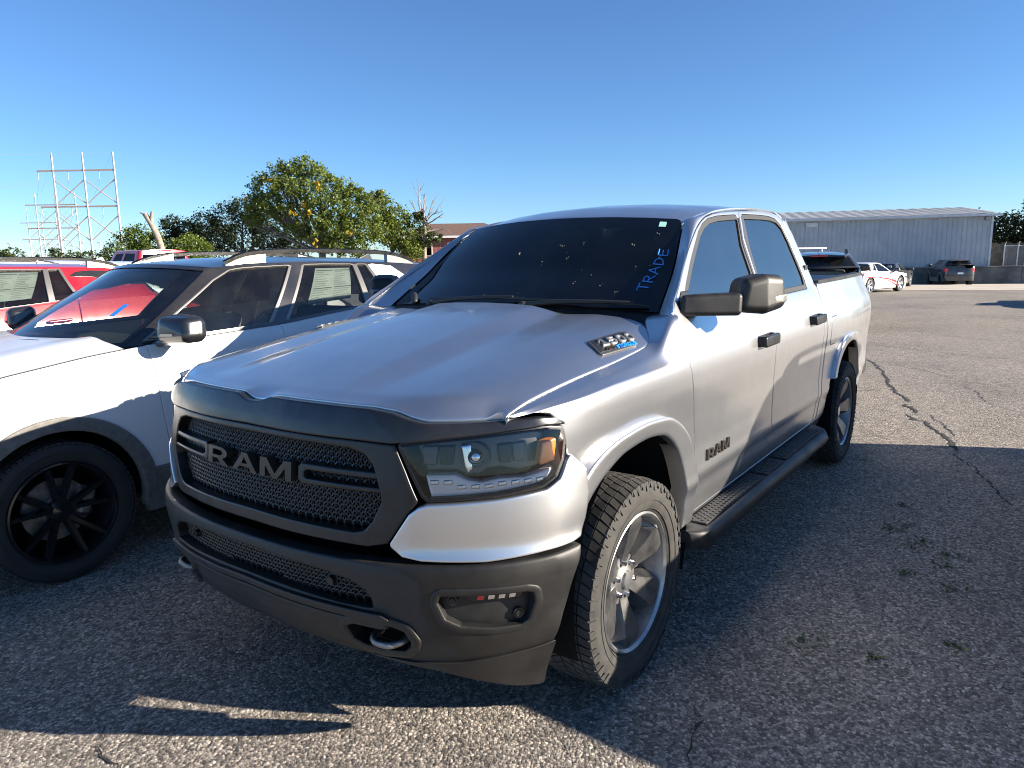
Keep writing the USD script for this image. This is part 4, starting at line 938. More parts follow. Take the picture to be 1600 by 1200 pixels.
def make_car(th, sp, paintm, roofm, lod=1):
    """the parts of a car under the thing th"""
    b = Body(sp); P = sp; zt = gsm(*sp["zt"], .04); wb = sp["wb"]; R = sp["R"]; st = .045 * lod; S = b.S
    z0, zc = sp["z0"], sp["zc"]          # sill, top of the cladding
    def pn(name, poly, mat, d0=0.0, r=.004, dep=.02, step=None, parent=th, sides=(1, -1), f=b):
        out = []
        for sg in sides:
            q = poly if sg > 0 else shapely.affinity.scale(poly, -1, 1, origin=(0, 0))
            if q.is_empty: continue
            out.append(emit(name, panel(q, f, step or st, r, dep, d0=d0), mat, parent, 40))
        return out
    def topline(x0, x1, dz=0.0, n=16):
        return [(S(x), float(zt(x)) - dz) for x in np.linspace(x0, x1, n)]
    ar = [arch_poly(b, 0, sp["ax"], sp["az"], sp["ac"]), arch_poly(b, -wb, sp["ax"], sp["az"], sp["ac"])]
    arches = unary_union(ar)
    xd0, xd1, xd2 = sp["doors"]
    xn, xt = sp["xnose"], sp["xtail"]      # where wing and quarter end
    g = .0025
    # wings, doors, quarters
    lean = sp.get("lean", .10)
    wing = Polygon([(S(xn), z0)] + [(S(xn), .60)] + topline(xn, xd0) + [(S(xd0 - lean * .5), .75), (S(xd0 - lean), z0)]).difference(arches.buffer(.0)).buffer(-g)
    pn("front_wing", wing, paintm)
    if xd2 is not None:
        d1 = Polygon([(S(xd0 - lean), z0), (S(xd0 - lean * .5), .75)] + topline(xd0, xd1) + [(S(xd1), z0)])
        d2 = Polygon([(S(xd1), z0)] + topline(xd1, xd2) + [(S(xd2 + .04), .95), (S(xd2 + .22), .70), (S(xd2 + .26), z0)]).difference(ar[1])
        q = Polygon([(S(xd2 + .26), z0), (S(xd2 + .22), .70), (S(xd2 + .04), .95)] + topline(xd2, xt) + [(S(xt), z0)]).difference(arches)
        drs = [("front_door", d1), ("rear_door", d2)]
    else:
        d1 = Polygon([(S(xd0 - lean), z0), (S(xd0 - lean * .5), .75)] + topline(xd0, xd1) + [(S(xd1), .8), (S(xd1 + .10), z0)])
        q = Polygon([(S(xd1 + .10), z0), (S(xd1), .8)] + topline(xd1, xt) + [(S(xt), z0)]).difference(arches)
        drs = [("front_door", d1)]
    for nm, d in drs:
        os_ = pn(nm, d.buffer(-g), paintm)
        x1 = {"front_door": xd1, "rear_door": xd2}[nm]
        for o, sg in zip(os_, (1, -1)):
            hx = x1 + (.14 if nm == "front_door" else .22); hz = float(zt(hx)) - .16; y = float(b(S(hx), hz)[1])
            m = rhull([(hx - .09, y + .03, hz), (hx + .09, y + .028, hz - .006)], .015)
            emit("door_handle", m if sg > 0 else mirror_y(m), sp.get("handle", paintm), o, 40)
    pn("rear_quarter", q.buffer(-g), paintm)
    # cladding: sills and arch edges
    if zc > z0:
        sill = Polygon([(S(-.35), z0 - .10), (S(-.35), zc), (S(-wb + .35), zc), (S(-wb + .35), z0 - .10)]).difference(arches.buffer(.02))
        pn("sill", sill, sp["clad"], -.014, .008, .05)
    if sp.get("flare"):
        for a in ar:
            fl = a.buffer(sp["flare"], join_style="round").difference(a).intersection(sbox(-20, z0 - .06, 20, 3))
            pn("wheel_arch_trim", fl, sp["clad"], -.016, .008, .06, step=.03)
    for xc in (0, -wb):
        t = np.linspace(-.1, np.pi + .1, 24); rx, rz = sp["ax"] + .02, sp["az"] + .02; yy = np.linspace(.45, sp["w"] - .015, 4)
        G = np.stack([np.broadcast_to(xc + rx * np.cos(t)[:, None], (24, 4)), np.broadcast_to(yy[None], (24, 4)), np.broadcast_to((sp["ac"] + rz * np.sin(t))[:, None], (24, 4))], -1)
        c = G[:, 0]; m = MB().add(grid(G)).add(tri(np.vstack([c, [[xc, .45, sp["ac"]]]]), [(i, i + 1, 24) for i in range(23)])).mesh()
        emit("wheel_housing", m, DARK, th, True); emit("wheel_housing", mirror_y(m), DARK, th, True)
    # nose and tail
    zh = float(zt(xn)); sn = S(xn)
    zf = sp["nose_top"]                 # height of the bonnet edge at the nose
    bump = Polygon([(-sn, z0 - .05), (-sn, .62), (-sn * .6, .60), (sn * .6, .60), (sn, .62), (sn, z0 - .05)]).difference(arches.buffer(.01)).difference(shapely.affinity.scale(arches.buffer(.01), -1, 1, origin=(0, 0)))
    emit("front_bumper", panel(bump.buffer(-g), b, st, .006, .03), sp.get("bumperm", paintm), th, 40)
    gr = Polygon([(-.52, .63), (-.60, .80), (-.56, zf - .06), (.56, zf - .06), (.60, .80), (.52, .63)]).buffer(-.02).buffer(.02)
    upper = Polygon([(-sn, .63), (-sn, zh)] + [(-s, zf + (zh - zf) * abs(s) / sn) for s in np.linspace(sn * .9, 0, 6)] + [(s, zf + (zh - zf) * abs(s) / sn) for s in np.linspace(.01, sn * .9, 6)] + [(sn, zh), (sn, .63)])
    hl = Polygon([(.66, zf - .16), (.66, zf - .08), (sn + .10, zh - .10), (sn + .04, zh - .18)]).buffer(-.01).buffer(.01)
    hl2 = shapely.affinity.scale(hl, -1, 1, origin=(0, 0))
    emit("nose_panel", panel(upper.difference(gr).difference(hl.buffer(.006)).difference(hl2.buffer(.006)).buffer(-g), b, st, .005, .03), paintm, th, 40)
    emit("grille", panel(gr.buffer(-.004), b, st, .004, .02, d0=.03), TRIM, th, 40)
    pn("headlamp", hl, GUNM, .02, .004, .02); pn("headlamp_lens", hl, LENS, -.002, .004, .02)
    sb = S(xt); rt = float(zt(xt)); Lr = b.L
    rb = Polygon([(sb, z0 - .02), (sb, .66), (Lr, .66), (Lr, z0 - .02)])
    pn("rear_bumper", rb.difference(arches.buffer(.01)).buffer(-g), sp.get("bumperm", paintm))
    zd = sp["deck"]
    tgp = Polygon([(Lr - .66, .67), (Lr - .66, zd - .02), (Lr, zd - .02), (Lr, .67)])
    tlp = Polygon([(Lr - .70, zd - .22), (Lr - .70, zd - .03), (sb - .02, zd - .02), (sb + .10, zd - .24)]) if not sp.get("slim") else Polygon([(Lr - .70, zd - .14), (Lr - .40, zd - .13), (Lr - .40, zd - .06), (Lr - .70, zd - .03), (sb - .02, zd - .03), (sb + .02, zd - .15)])
    corner = Polygon([(sb, .67), (sb, rt)] + [(S(x), float(zt(x))) for x in np.linspace(xt, xt - .02, 2)] + [(Lr - .66, zd), (Lr - .66, .67)])
    pn("rear_corner", corner.difference(tlp.buffer(.004)).buffer(-g), paintm)
    pn("tailgate", tgp.difference(tlp.buffer(.004)).buffer(-.001), paintm)
    pn("tail_lamp", tlp, REDLENS, -.004, .005, .03)
    lp = sbox(Lr - .16, .74, Lr, .86); pn("number_plate", lp, PAPER, -.006, .001, .01)
    # bonnet
    xs = np.linspace(P["cowl"], P["xf"] - .03, 26); G = []
    ys = np.linspace(-1, 1, 25)
    for x in xs:
        sx = S(min(x, xn)) if x <= xn else None
        e = b(S(x), min(float(zt(min(x, xn))), 9)) if x <= xn else None
        hw = (e[1] if e is not None else max(.05, float(np.interp(x, b.X[::-1][np.argsort(b.X[::-1])], b.Y[::-1][np.argsort(b.X[::-1])])))) - .012
        k = np.clip((x - xn) / (P["xf"] - xn), 0, 1)
        ze = float(zt(min(x, xn))); 
        zz = ze + (P["hcrown"] * (1 - k) + (zf - zh) * 0) * (1 - np.abs(ys) ** 3.0) + P.get("ridge", .012) * np.exp(-((np.abs(ys) - .62) / .08) ** 2) * (1 - k)
        zz = zz - k * 0 + (zf - zh) * k ** 1.5
        G.append(np.stack([np.full(25, x), ys * hw, zz], -1))
    G = np.array(G)
    # cowl edge bowed forward like the screen
    emit("bonnet", flip(grid(G)) if np.cross(G[1, 0] - G[0, 0], G[0, 1] - G[0, 0])[2] < 0 else grid(G), paintm, th, True)
    for sg in (1, -1):
        ln = np.array([b(S(x), float(zt(x)) + .000) for x in np.linspace(P["cowl"], xn, 14)]); ln[:, 1] -= .006; ln[:, 2] -= .001
        emit("bonnet_gap", MB().tube(ln * (1, sg, 1), .0045, 5).mesh(), SEAL, th, True)
    # glass house
    rc = P["roof"]
    zroof = lambda x, y: np.interp(x, rc[0], rc[1]) - P["rcrown"] * (np.abs(y) / P["top"][1][1]) ** 2.4
    h = House(P["base"], P["top"], lambda x: zt(np.clip(x, P["xtail"], P["cowl"])) - .004 + np.where(x > P["base"][1][0], (x - P["base"][1][0]) * 0.0, 0), zroof, .022)
    wins = P["wins"]; cut = unary_union([w for _, w, _ in wins]); m_ = lambda q: shapely.affinity.scale(q, -1, 1, origin=(0, 0))
    wsP = Polygon([(-.95, .03), (-.95, .96), (.95, .96), (.95, .03)]).buffer(-.02).buffer(.02); rwP = Polygon([(2.10, P["rw"][0]), (2.10, P["rw"][1]), (3.0, P["rw"][1]), (3.0, P["rw"][0])])
    shell = sbox(.93, 0, 2.12, 1.0).difference(cut.buffer(.010)).union(sbox(.93, 0, 1.02, 1.0)).difference(wsP.buffer(.01)).difference(rwP.buffer(.008))
    pn("cabin_pillars", shell, roofm, 0, .003, .03, step=.06, f=h)
    hdr = sbox(2.08, 0, 3.0, 1.0).difference(rwP); pn("rear_header", hdr, roofm if P.get("tailblack", True) else paintm, .001, .002, .02, step=.10, f=h)
    hd2 = sbox(-.96, .955, .96, 1.0); emit("screen_header", panel(hd2, h, .08, 0, 0, d0=.001), roofm, th, True)
    ws_ = emit("windscreen", panel(wsP, h, .08, 0, 0, d0=.006), P["glass"][0], th, True)
    emit("windscreen_border", panel(wsP.difference(wsP.buffer(-.045)), h, .06, 0, 0, d0=.010), SEAL, ws_, True)
    for nm, w, gm in wins:
        for sg in (1, -1):
            wq = w if sg > 0 else m_(w)
            o = emit(nm, panel(wq, h, .06, 0, 0, d0=.012), gm, th, True)
            emit("window_trim", panel(wq.buffer(.012, join_style="mitre").difference(wq), h, .05, .002, .015, d0=-.003), P["trimm"], o, 40)
    for sg in (1, -1):
        emit("rear_window", panel(rwP if sg > 0 else m_(rwP), h, .10, 0, 0, d0=.006), P["glass"][1], th, True)
    # roof skin
    uu = np.linspace(-.999, .999, 3); top = np.array([h(u, 1.0) for u in np.linspace(0, 3, 61)]); xsr = np.linspace(top[0, 0], top[-1, 0], 30); G = []
    yl = lambda x: np.interp(x, top[::-1, 0][np.argsort(top[::-1, 0])], top[::-1, 1][np.argsort(top[::-1, 0])])
    for x in xsr:
        hw = max(float(yl(x)), .02); y = ys * hw; zz = zroof(np.full(25, x), y)
        G.append(np.stack([np.full(25, x), y, zz], -1))
    G = np.array(G); rf = emit("roof", grid(G) if np.cross(G[1, 0] - G[0, 0], G[0, 1] - G[0, 0])[2] > 0 else flip(grid(G)), roofm, th, True)
    if P.get("rails"):
        for sg in (1, -1):
            x0, x1 = P["rails"]; n = 24; X = np.linspace(x0, x1, n); y = np.array([float(yl(x)) for x in X]) - .045
            z = np.array([float(zroof(x, yy)) for x, yy in zip(X, y)]); arc = np.clip(1 - (np.abs(X - (x0 + x1) / 2) / (abs(x1 - x0) / 2)) ** 6, 0, 1); up = .014 + .058 * arc
            V = np.array([[(x, sg * (yy + a), zz + u_ + c) for a, c in ((-.018, -.014), (-.018, .010), (0, .017), (.018, .010), (.018, -.014))] for x, yy, zz, u_ in zip(X, y, z, up)])
            V = np.concatenate([V, V[:, :1]], 1); mb = MB().add(grid(V)).add(flip(grid(V)))
            r_ = emit("roof_rail", mb.mesh(), TRIM, th, 40)
            for e0, e1 in ((0, 4), (n - 5, n - 1)):
                Q = []
                for i in (e0, e1):
                    for a in (-.018, .018):
                        Q += [(X[i], sg * (y[i] + a), z[i] - .004), (X[i], sg * (y[i] + a), z[i] + up[i] + .008)]
                emit("rail_foot", hull(Q), SATIN, r_, 40)
    if P.get("spoiler"):
        xr_ = top[-1, 0]; zz = float(zroof(xr_, 0)); wv = P["top"][2][1]
        emit("roof_spoiler", hull([(xr_ + .12, sg * wv * .98, zz - .01) for sg in (1, -1)] + [(xr_ - .16, sg * wv * .86, zz - .030) for sg in (1, -1)] + [(xr_ - .17, sg * wv * .85, zz - .055) for sg in (1, -1)] + [(xr_ + .08, sg * wv * .9, zz - .09) for sg in (1, -1)] + [(xr_ + .1, 0, zz + .008), (xr_ - .15, 0, zz - .012)]), roofm, th, 40)
        emit("high_brake_light", MB().box((xr_ - .168, 0, zz - .040), (.012, .34, .022), .004).mesh(), REDLENS, th, 40)
    if P.get("fin"): emit("antenna_fin", rhull([(P["fin"], 0, zroof(P["fin"], 0) + .0), (P["fin"] - .13, 0, zroof(P["fin"], 0) + .05), (P["fin"] - .16, 0, zroof(P["fin"], 0))], .010), roofm, th, 40)
    # mirrors
    mx = P["mirror"]; mz = float(zt(mx)) + .075; my = float(b(S(mx), float(zt(mx)) - .02)[1])
    for sg in (1, -1):
        m = MB().add(rhull([(mx + .035, my + .09, mz - .030), (mx + .030, my + .10, mz + .030), (mx - .05, my + .08, mz - .03), (mx - .055, my + .09, mz + .040), (mx + .0, my + .235, mz - .022), (mx - .01, my + .225, mz + .028), (mx - .06, my + .24, mz - .02), (mx - .065, my + .23, mz + .03)], .048, 18))
        m.add(rhull([(mx + .03, my - .04, mz - .09), (mx - .03, my - .04, mz - .09), (mx + .02, my + .09, mz - .055), (mx - .03, my + .09, mz - .055)], .022, 12)).mesh()
        mm = m.mesh(); o = emit("door_mirror", mm if sg > 0 else mirror_y(mm), BLACKP, th, 40)
        s_ = hull([(mx + .084, my + .10, mz - .030), (mx + .062, my + .20, mz - .026), (mx + .062, my + .20, mz - .012), (mx + .084, my + .12, mz - .014), (mx + .05, my + .15, mz - .02)])
        emit("signal_lens", s_ if sg > 0 else mirror_y(MB().add(s_).mesh()), SATIN, o, 40)
    # cabin
    bx = P["base"]; ym = P["top"][1][1]
    emit("dashboard", hull([(bx[1][0] + .22, s * ym, z) for s in (1, -1) for z in (.85, float(zt(bx[1][0])) - .04)] + [(bx[1][0] - .45, s * ym * 1.1, z) for s in (1, -1) for z in (.85, float(zt(bx[1][0])) - .01)]), CLOTH, th, 40)
    fl = MB().box(((bx[1][0] + bx[2][0]) / 2, 0, .45), (abs(bx[2][0] - bx[1][0]), 1.5, .08)).box((bx[2][0] + .2, 0, .75), (.10, 1.5, .6)); emit("cabin_floor", fl.mesh(), CLOTH, th, False)
    z_s = P.get("seat", .62)
    for i, xs_ in enumerate(P["seats"]):
        for y in ((.37, -.37) if i == 0 else (0,)):
            w_ = .24 if i == 0 else .58
            m = MB().add(rhull([(xs_ + .22, y - w_ + .06, z_s), (xs_ + .22, y + w_ - .06, z_s), (xs_ - .20, y - w_ + .06, z_s - .04), (xs_ - .20, y + w_ - .06, z_s - .04)], .065, 12)).add(rhull([(xs_ - .22, y - w_ + .06, z_s), (xs_ - .22, y + w_ - .06, z_s), (xs_ - .40, y - w_ + .08, z_s + .54), (xs_ - .40, y + w_ - .08, z_s + .54)], .055, 12))
            for yy in ((y,) if i == 0 else (.36, -.36)): m.add(rhull([(xs_ - .41, yy - .08, z_s + .66), (xs_ - .41, yy + .08, z_s + .66), (xs_ - .42, yy - .07, z_s + .76), (xs_ - .42, yy + .07, z_s + .76)], .04, 12)).cyl((xs_ - .41, yy, z_s + .5), (xs_ - .41, yy, z_s + .68), .012)
            emit("front_seat" if i == 0 else "rear_seat", m.mesh(), P.get("cloth", CLOTHL), th, 40)
    t = np.linspace(0, 2 * np.pi, 25); sx = P["seats"][0] + .48
    emit("steering_wheel", MB().tube(np.stack([sx + .07 * np.sin(t), .37 + .18 * np.cos(t), z_s + .40 + .165 * np.sin(t)], -1), .014, 6).box((sx, .37, z_s + .40), (.05, .2, .07), .02).mesh(), CLOTH, th, 40)
    emit("underbody", MB().box((-wb / 2, 0, z0 + .02), (wb + 1.3, .95, .12)).box((-wb / 2, 0, z0 + .02), (wb - .95, sp["w"] * 1.86, .10)).mesh(), DARK, th, False)
    for x in (0, -wb):
        for sg in (1, -1): place_wheel(th, x, sg * (sp["w"] - sp["tw"] - .006), sg, R, .35 if x == 0 else .8, sp["tyre"], sp["rim"], RUBBER2, sp["rimm"], sp.get("nuts", 5), .057, .05)
    return b, h
SUV = dict(xf=.93, xr=-3.72, w=.925, wb=2.73, R=.37, z0=.34, zc=.50, clad=FLAREGREY, xnose=.42, xtail=-3.28, doors=(-.52, -1.44, -2.50), nose_top=.98, deck=1.13, hcrown=.055, cowl=-.40,
           side=([.15, .30, .42, .55, .70, .95, 1.05, 1.12, 1.20, 1.32], [-.06, -.045, -.02, -.006, .0, .004, .004, -.008, -.035, -.085]), front=([.2, .35, .6, .8, 1.0, 1.1], [-.09, -.02, .0, -.02, -.07, -.14]), rear=([.2, .4, .66, .9, 1.14, 1.3], [-.10, -.02, .0, -.01, -.05, -.09]),
           zt=([-3.75, -3.2, -2.5, -2.2, -1.44, -.55, -.2, .2, .45, .6], [1.34, 1.33, 1.315, 1.295, 1.228, 1.190, 1.160, 1.108, 1.06, 1.02]), ax=.43, az=.43, ac=.37, flare=.075, lean=.10,
           base=((-.16, 0), (-.46, .83), (-3.22, .835), (-3.62, 0)), top=((-.98, 0), (-1.12, .625), (-3.12, .60), (-3.34, 0)), roof=([-3.5, -3.2, -2.7, -2.0, -1.4, -1.0], [1.600, 1.632, 1.662, 1.678, 1.672, 1.636]), rcrown=.045, rw=(.10, .90),
           wins=[("front_window", Polygon([(1.020, .05), (1.035, .45), (1.055, .80), (1.085, .93), (1.310, .945), (1.325, .05)]).buffer(-.012).buffer(.012), None), ("rear_window_side", Polygon([(1.385, .05), (1.375, .945), (1.60, .94), (1.645, .05)]).buffer(-.012).buffer(.012), None), ("quarter_window", Polygon([(1.665, .06), (1.622, .94), (1.665, .94), (1.735, .10), (1.735, .06)]).buffer(-.006).buffer(.006), None)],
           glass=(GLASS_C, GLASS_M), trimm=SATIN, rails=(-1.25, -3.05), spoiler=True, fin=-2.95, mirror=-.62, seats=(-1.42, -2.32), seat=.66, tyre=TY_SUVT, rim=RIM_BLACK, rimm=BLACKALLOY, tw=.118)
def suv(kind, **kw):
    s = dict(SUV); s.update(kw); s["wins"] = [(n, w, g or (GLASS_C if n == "front_window" else GLASS_M)) for n, w, g in SUV["wins"]]; return s
def monroney(th, h, u0, u1, v0, v1, sides=(1,)):
    """price sheet taped inside a side window, with its printed lines"""
    for sg in sides:
        f = lambda u, v, d: h(u * sg, v, d)
        q = sbox(u0, v0, u1, v1); o = emit("window_sheet", panel(q, h, .05, 0, 0, d0=.018), PAPER, th, True)
        mb = MB(); rg = np.random.default_rng(3)
        for k in range(14):
            v = v1 - .04 - k * (v1 - v0 - .06) / 14
            for c in range(2):
                a = u0 + .008 + c * (u1 - u0) * .5; wd = (u1 - u0) * rg.uniform(.18, .42) if k not in (0, 8) else (u1 - u0) * .45
                mb.add(panel(sbox(a, v - (.012 if k in (0, 8) else .005), a + wd, v), h, .1, 0, 0, d0=.0165))
        emit("print_lines", mb.mesh(), INK, o, True)
white_suv = thing("suv", "white crossover with a black roof parked right beside the silver pickup", "suv", "crossovers lined up on the lot", (.81, -2.775, 0))
bW, hW = make_car(white_suv, suv("white"), WHITE, BLACKP)
monroney(white_suv, hW, 1.432, 1.590, .26, .90)
for car_, hh_, pm_ in ((white_suv, hW, WHITE),):
    for sg in (1, -1):
        q = Polygon([(1.752, .04), (1.680, .93), (1.70, .95), (1.80, .90), (1.865, .55), (1.875, .04)]).buffer(-.01).buffer(.01)
        q = q if sg > 0 else shapely.affinity.scale(q, -1, 1, origin=(0, 0))
        emit("rear_pillar_panel", panel(q, hh_, .05, .003, .01, d0=-.004), pm_, car_, 40)
tp = sbox(.60, .36, .645, .50); emit("blue_tape", panel(tp, hW, .05, 0, 0, d0=.002), BLUEM, white_suv, True)
for sg, y0, y1 in ((1, -.05, -.62), (1, .45, .02)):
    pts = [hW(y / .83, v, -.012) for y, v in ((y0, .01), ((y0 + y1) / 2, .05), (y1, .03))]
    emit("wiper", MB().tube(spl(pts, 10), .011, 6).mesh(), SEAL, white_suv, True)
red_suv = thing("suv", "bright red crossover at the left picture edge, beyond the white one", "suv", "crossovers lined up on the lot", (1.62, -6.10, 0))
bR, hR = make_car(red_suv, suv("red"), RED, RED)
for sg in (1, -1):
    q = Polygon([(1.705, .72), (1.74, .86), (1.80, .90), (2.06, .92), (2.06, .42), (1.90, .44), (1.86, .60), (1.80, .70)])
    q = q if sg > 0 else shapely.affinity.scale(q, -1, 1, origin=(0, 0))
    emit("rear_pillar_panel", panel(q, hR, .04, .003, .01, d0=-.004), BLACKP, red_suv, 40)
monroney(red_suv, hR, 1.42, 1.585, .22, .90)
# ---------------------------------------------------------------- more parked cars
def gz(x, y=0): return float(np.interp(-x, [8, 20, 30, 36, 44, 50, 56, 60, 80], [0, 0, -.03, -.14, -.30, -.42, -.56, -.62, -.62]))
TALL = dict(zt=(SUV["zt"][0], [z + .06 for z in SUV["zt"][1]]), roof=(SUV["roof"][0], [z + .17 for z in SUV["roof"][1]]))
MID = dict(roof=(SUV["roof"][0], [z + .07 for z in SUV["roof"][1]]), rails=None, spoiler=False)
t_ = thing("suv", "black crossover seen from behind, just past the silver pickup's load bed", "suv", "crossovers lined up on the lot", (-17.75, -2.50, gz(-17)), 193)
make_car(t_, suv("black"), BLACKP, BLACKP, 1.4)
t_ = thing("suv", "dark crossover parked against the concrete dock wall with its tail to the lot", "suv", None, (-55.55, -3.10, gz(-55)), 200)
make_car(t_, suv("navy", rails=None), NAVY, NAVY, 1.6)
t_ = thing("suv", "tall white crossover showing only its roof above the red crossover", "suv", "crossovers lined up on the lot", (-.30, -9.95, 0))
make_car(t_, suv("white", **MID), WHITE, WHITE, 1.8)
t_ = thing("suv", "white crossover showing its roof just left of the red pickup's cab", "suv", "crossovers lined up on the lot", (-3.6, -14.9, 0))
make_car(t_, suv("white", **MID), WHITE, WHITE, 1.8)
t_ = thing("suv", "white crossover outside the right picture edge casting the big shadow on the ground", "suv", None, (-1.66, 3.80, 0))
make_car(t_, suv("white", **TALL), WHITE, BLACKP, 1.4)
COUPE = dict(SUV); COUPE.update(xf=.96, xr=-3.82, w=.93, wb=2.81, R=.345, z0=.20, zc=.20, clad=TRIM, xnose=.40, xtail=-3.36, doors=(-.55, -1.98, None), nose_top=.70, deck=.95, hcrown=.045, cowl=-.55,
    side=([.1, .20, .35, .55, .75, .88, .96, 1.0, 1.1], [-.07, -.04, -.012, .002, .0, .006, -.004, -.03, -.09]), zt=([-3.9, -3.4, -2.7, -2.0, -1.3, -.7, -.2, .2, .45, .6], [.965, .985, .975, .945, .93, .915, .885, .845, .80, .76]), ax=.40, az=.40, ac=.345, flare=None,
    base=((-.42, 0), (-.66, .80), (-2.75, .74), (-3.02, 0)), top=((-1.28, 0), (-1.36, .56), (-2.22, .53), (-2.34, 0)), roof=([-2.5, -2.2, -1.8, -1.4, -1.2], [1.29, 1.335, 1.355, 1.345, 1.315]), rcrown=.035, rw=(.06, .93),
    rails=None, spoiler=False, fin=None, mirror=-.80, seats=(-1.45, -2.2), seat=.42, tyre=TY_CAR, rim=RIM_CAR, rimm=ALLOYL, tw=.122, lean=.02, slim=True, tailblack=False, rear=([.1, .3, .6, .9, 1.0], [-.10, -.02, .0, -.02, -.05]), front=([.1, .3, .55, .7, .85], [-.06, -.01, .0, -.03, -.10]),
    wins=[("side_window", Polygon([(1.07, .06), (1.12, .55), (1.20, .93), (1.62, .93), (1.60, .06)]).buffer(-.02).buffer(.02), GLASS_M), ("quarter_window", Polygon([(1.64, .10), (1.66, .88), (1.72, .85), (1.80, .12)]).buffer(-.008).buffer(.008), GLASS_M)])
def decklid(th, b, h, sp, paintm):
    zt = gsm(*sp["zt"], .04); ys = np.linspace(-1, 1, 21); G = []
    for x in np.linspace(sp["base"][2][0] + .12, sp["xr"] + .03, 14):
        hw = float(b(b.S(max(x, sp["xtail"])), .9)[1]) - .02 if x > sp["xtail"] else float(np.interp(x, b.X[::-1], b.Y[::-1])) - .01
        hw = max(hw, .1); G.append(np.stack([np.full(21, x), ys * hw, float(zt(x)) + .03 * (1 - np.abs(ys) ** 3)], -1))
    G = np.array(G); emit("boot_lid", grid(G) if np.cross(G[1, 0] - G[0, 0], G[0, 1] - G[0, 0])[2] > 0 else flip(grid(G)), paintm, th, True)
c1 = thing("coupe", "white two-door coupe with a red flame stripe along its side", "coupe", None, (-35.5, -3.80, gz(-35.5)), 163.5)
b, h = make_car(c1, COUPE, WHITE, WHITE, 1.3); decklid(c1, b, h, COUPE, WHITE)
REDS = simple("red_stripe_film", (.62, .02, .03), .3)
for sg in (1, -1):
    for k, pts in enumerate(([(-3.1, .70), (-3.1, .74), (-2.2, .73), (-1.2, .64), (-.35, .45), (-.35, .40), (-1.2, .58), (-2.2, .69)], [(-1.9, .66), (-1.2, .56), (-.40, .34), (-.40, .28), (-1.1, .50)], [(-.9, .60), (-.45, .52), (-.40, .47), (-.9, .56)])):
        q = Polygon([(b.S(x), z) for x, z in pts]).buffer(0)
        if sg < 0: q = shapely.affinity.scale(q, -1, 1, origin=(0, 0))
        emit("stripe", panel(q, b, .08, 0, 0, d0=-.003), REDS, c1, True)
c2 = thing("coupe", "low black car half hidden behind the white striped coupe, red tail lamp showing", "coupe", None, (-44.7, -4.6, gz(-43)), 176)
b, h = make_car(c2, COUPE, BLACKP, BLACKP, 1.8); decklid(c2, b, h, COUPE, BLACKP)
c3 = thing("coupe", "dark car outside the right picture edge throwing a thin wedge of shadow across the lot", "coupe", None, (-24.6, 4.6, gz(-24)), 0)
b, h = make_car(c3, COUPE, NAVY, NAVY, 1.8); decklid(c3, b, h, COUPE, NAVY)

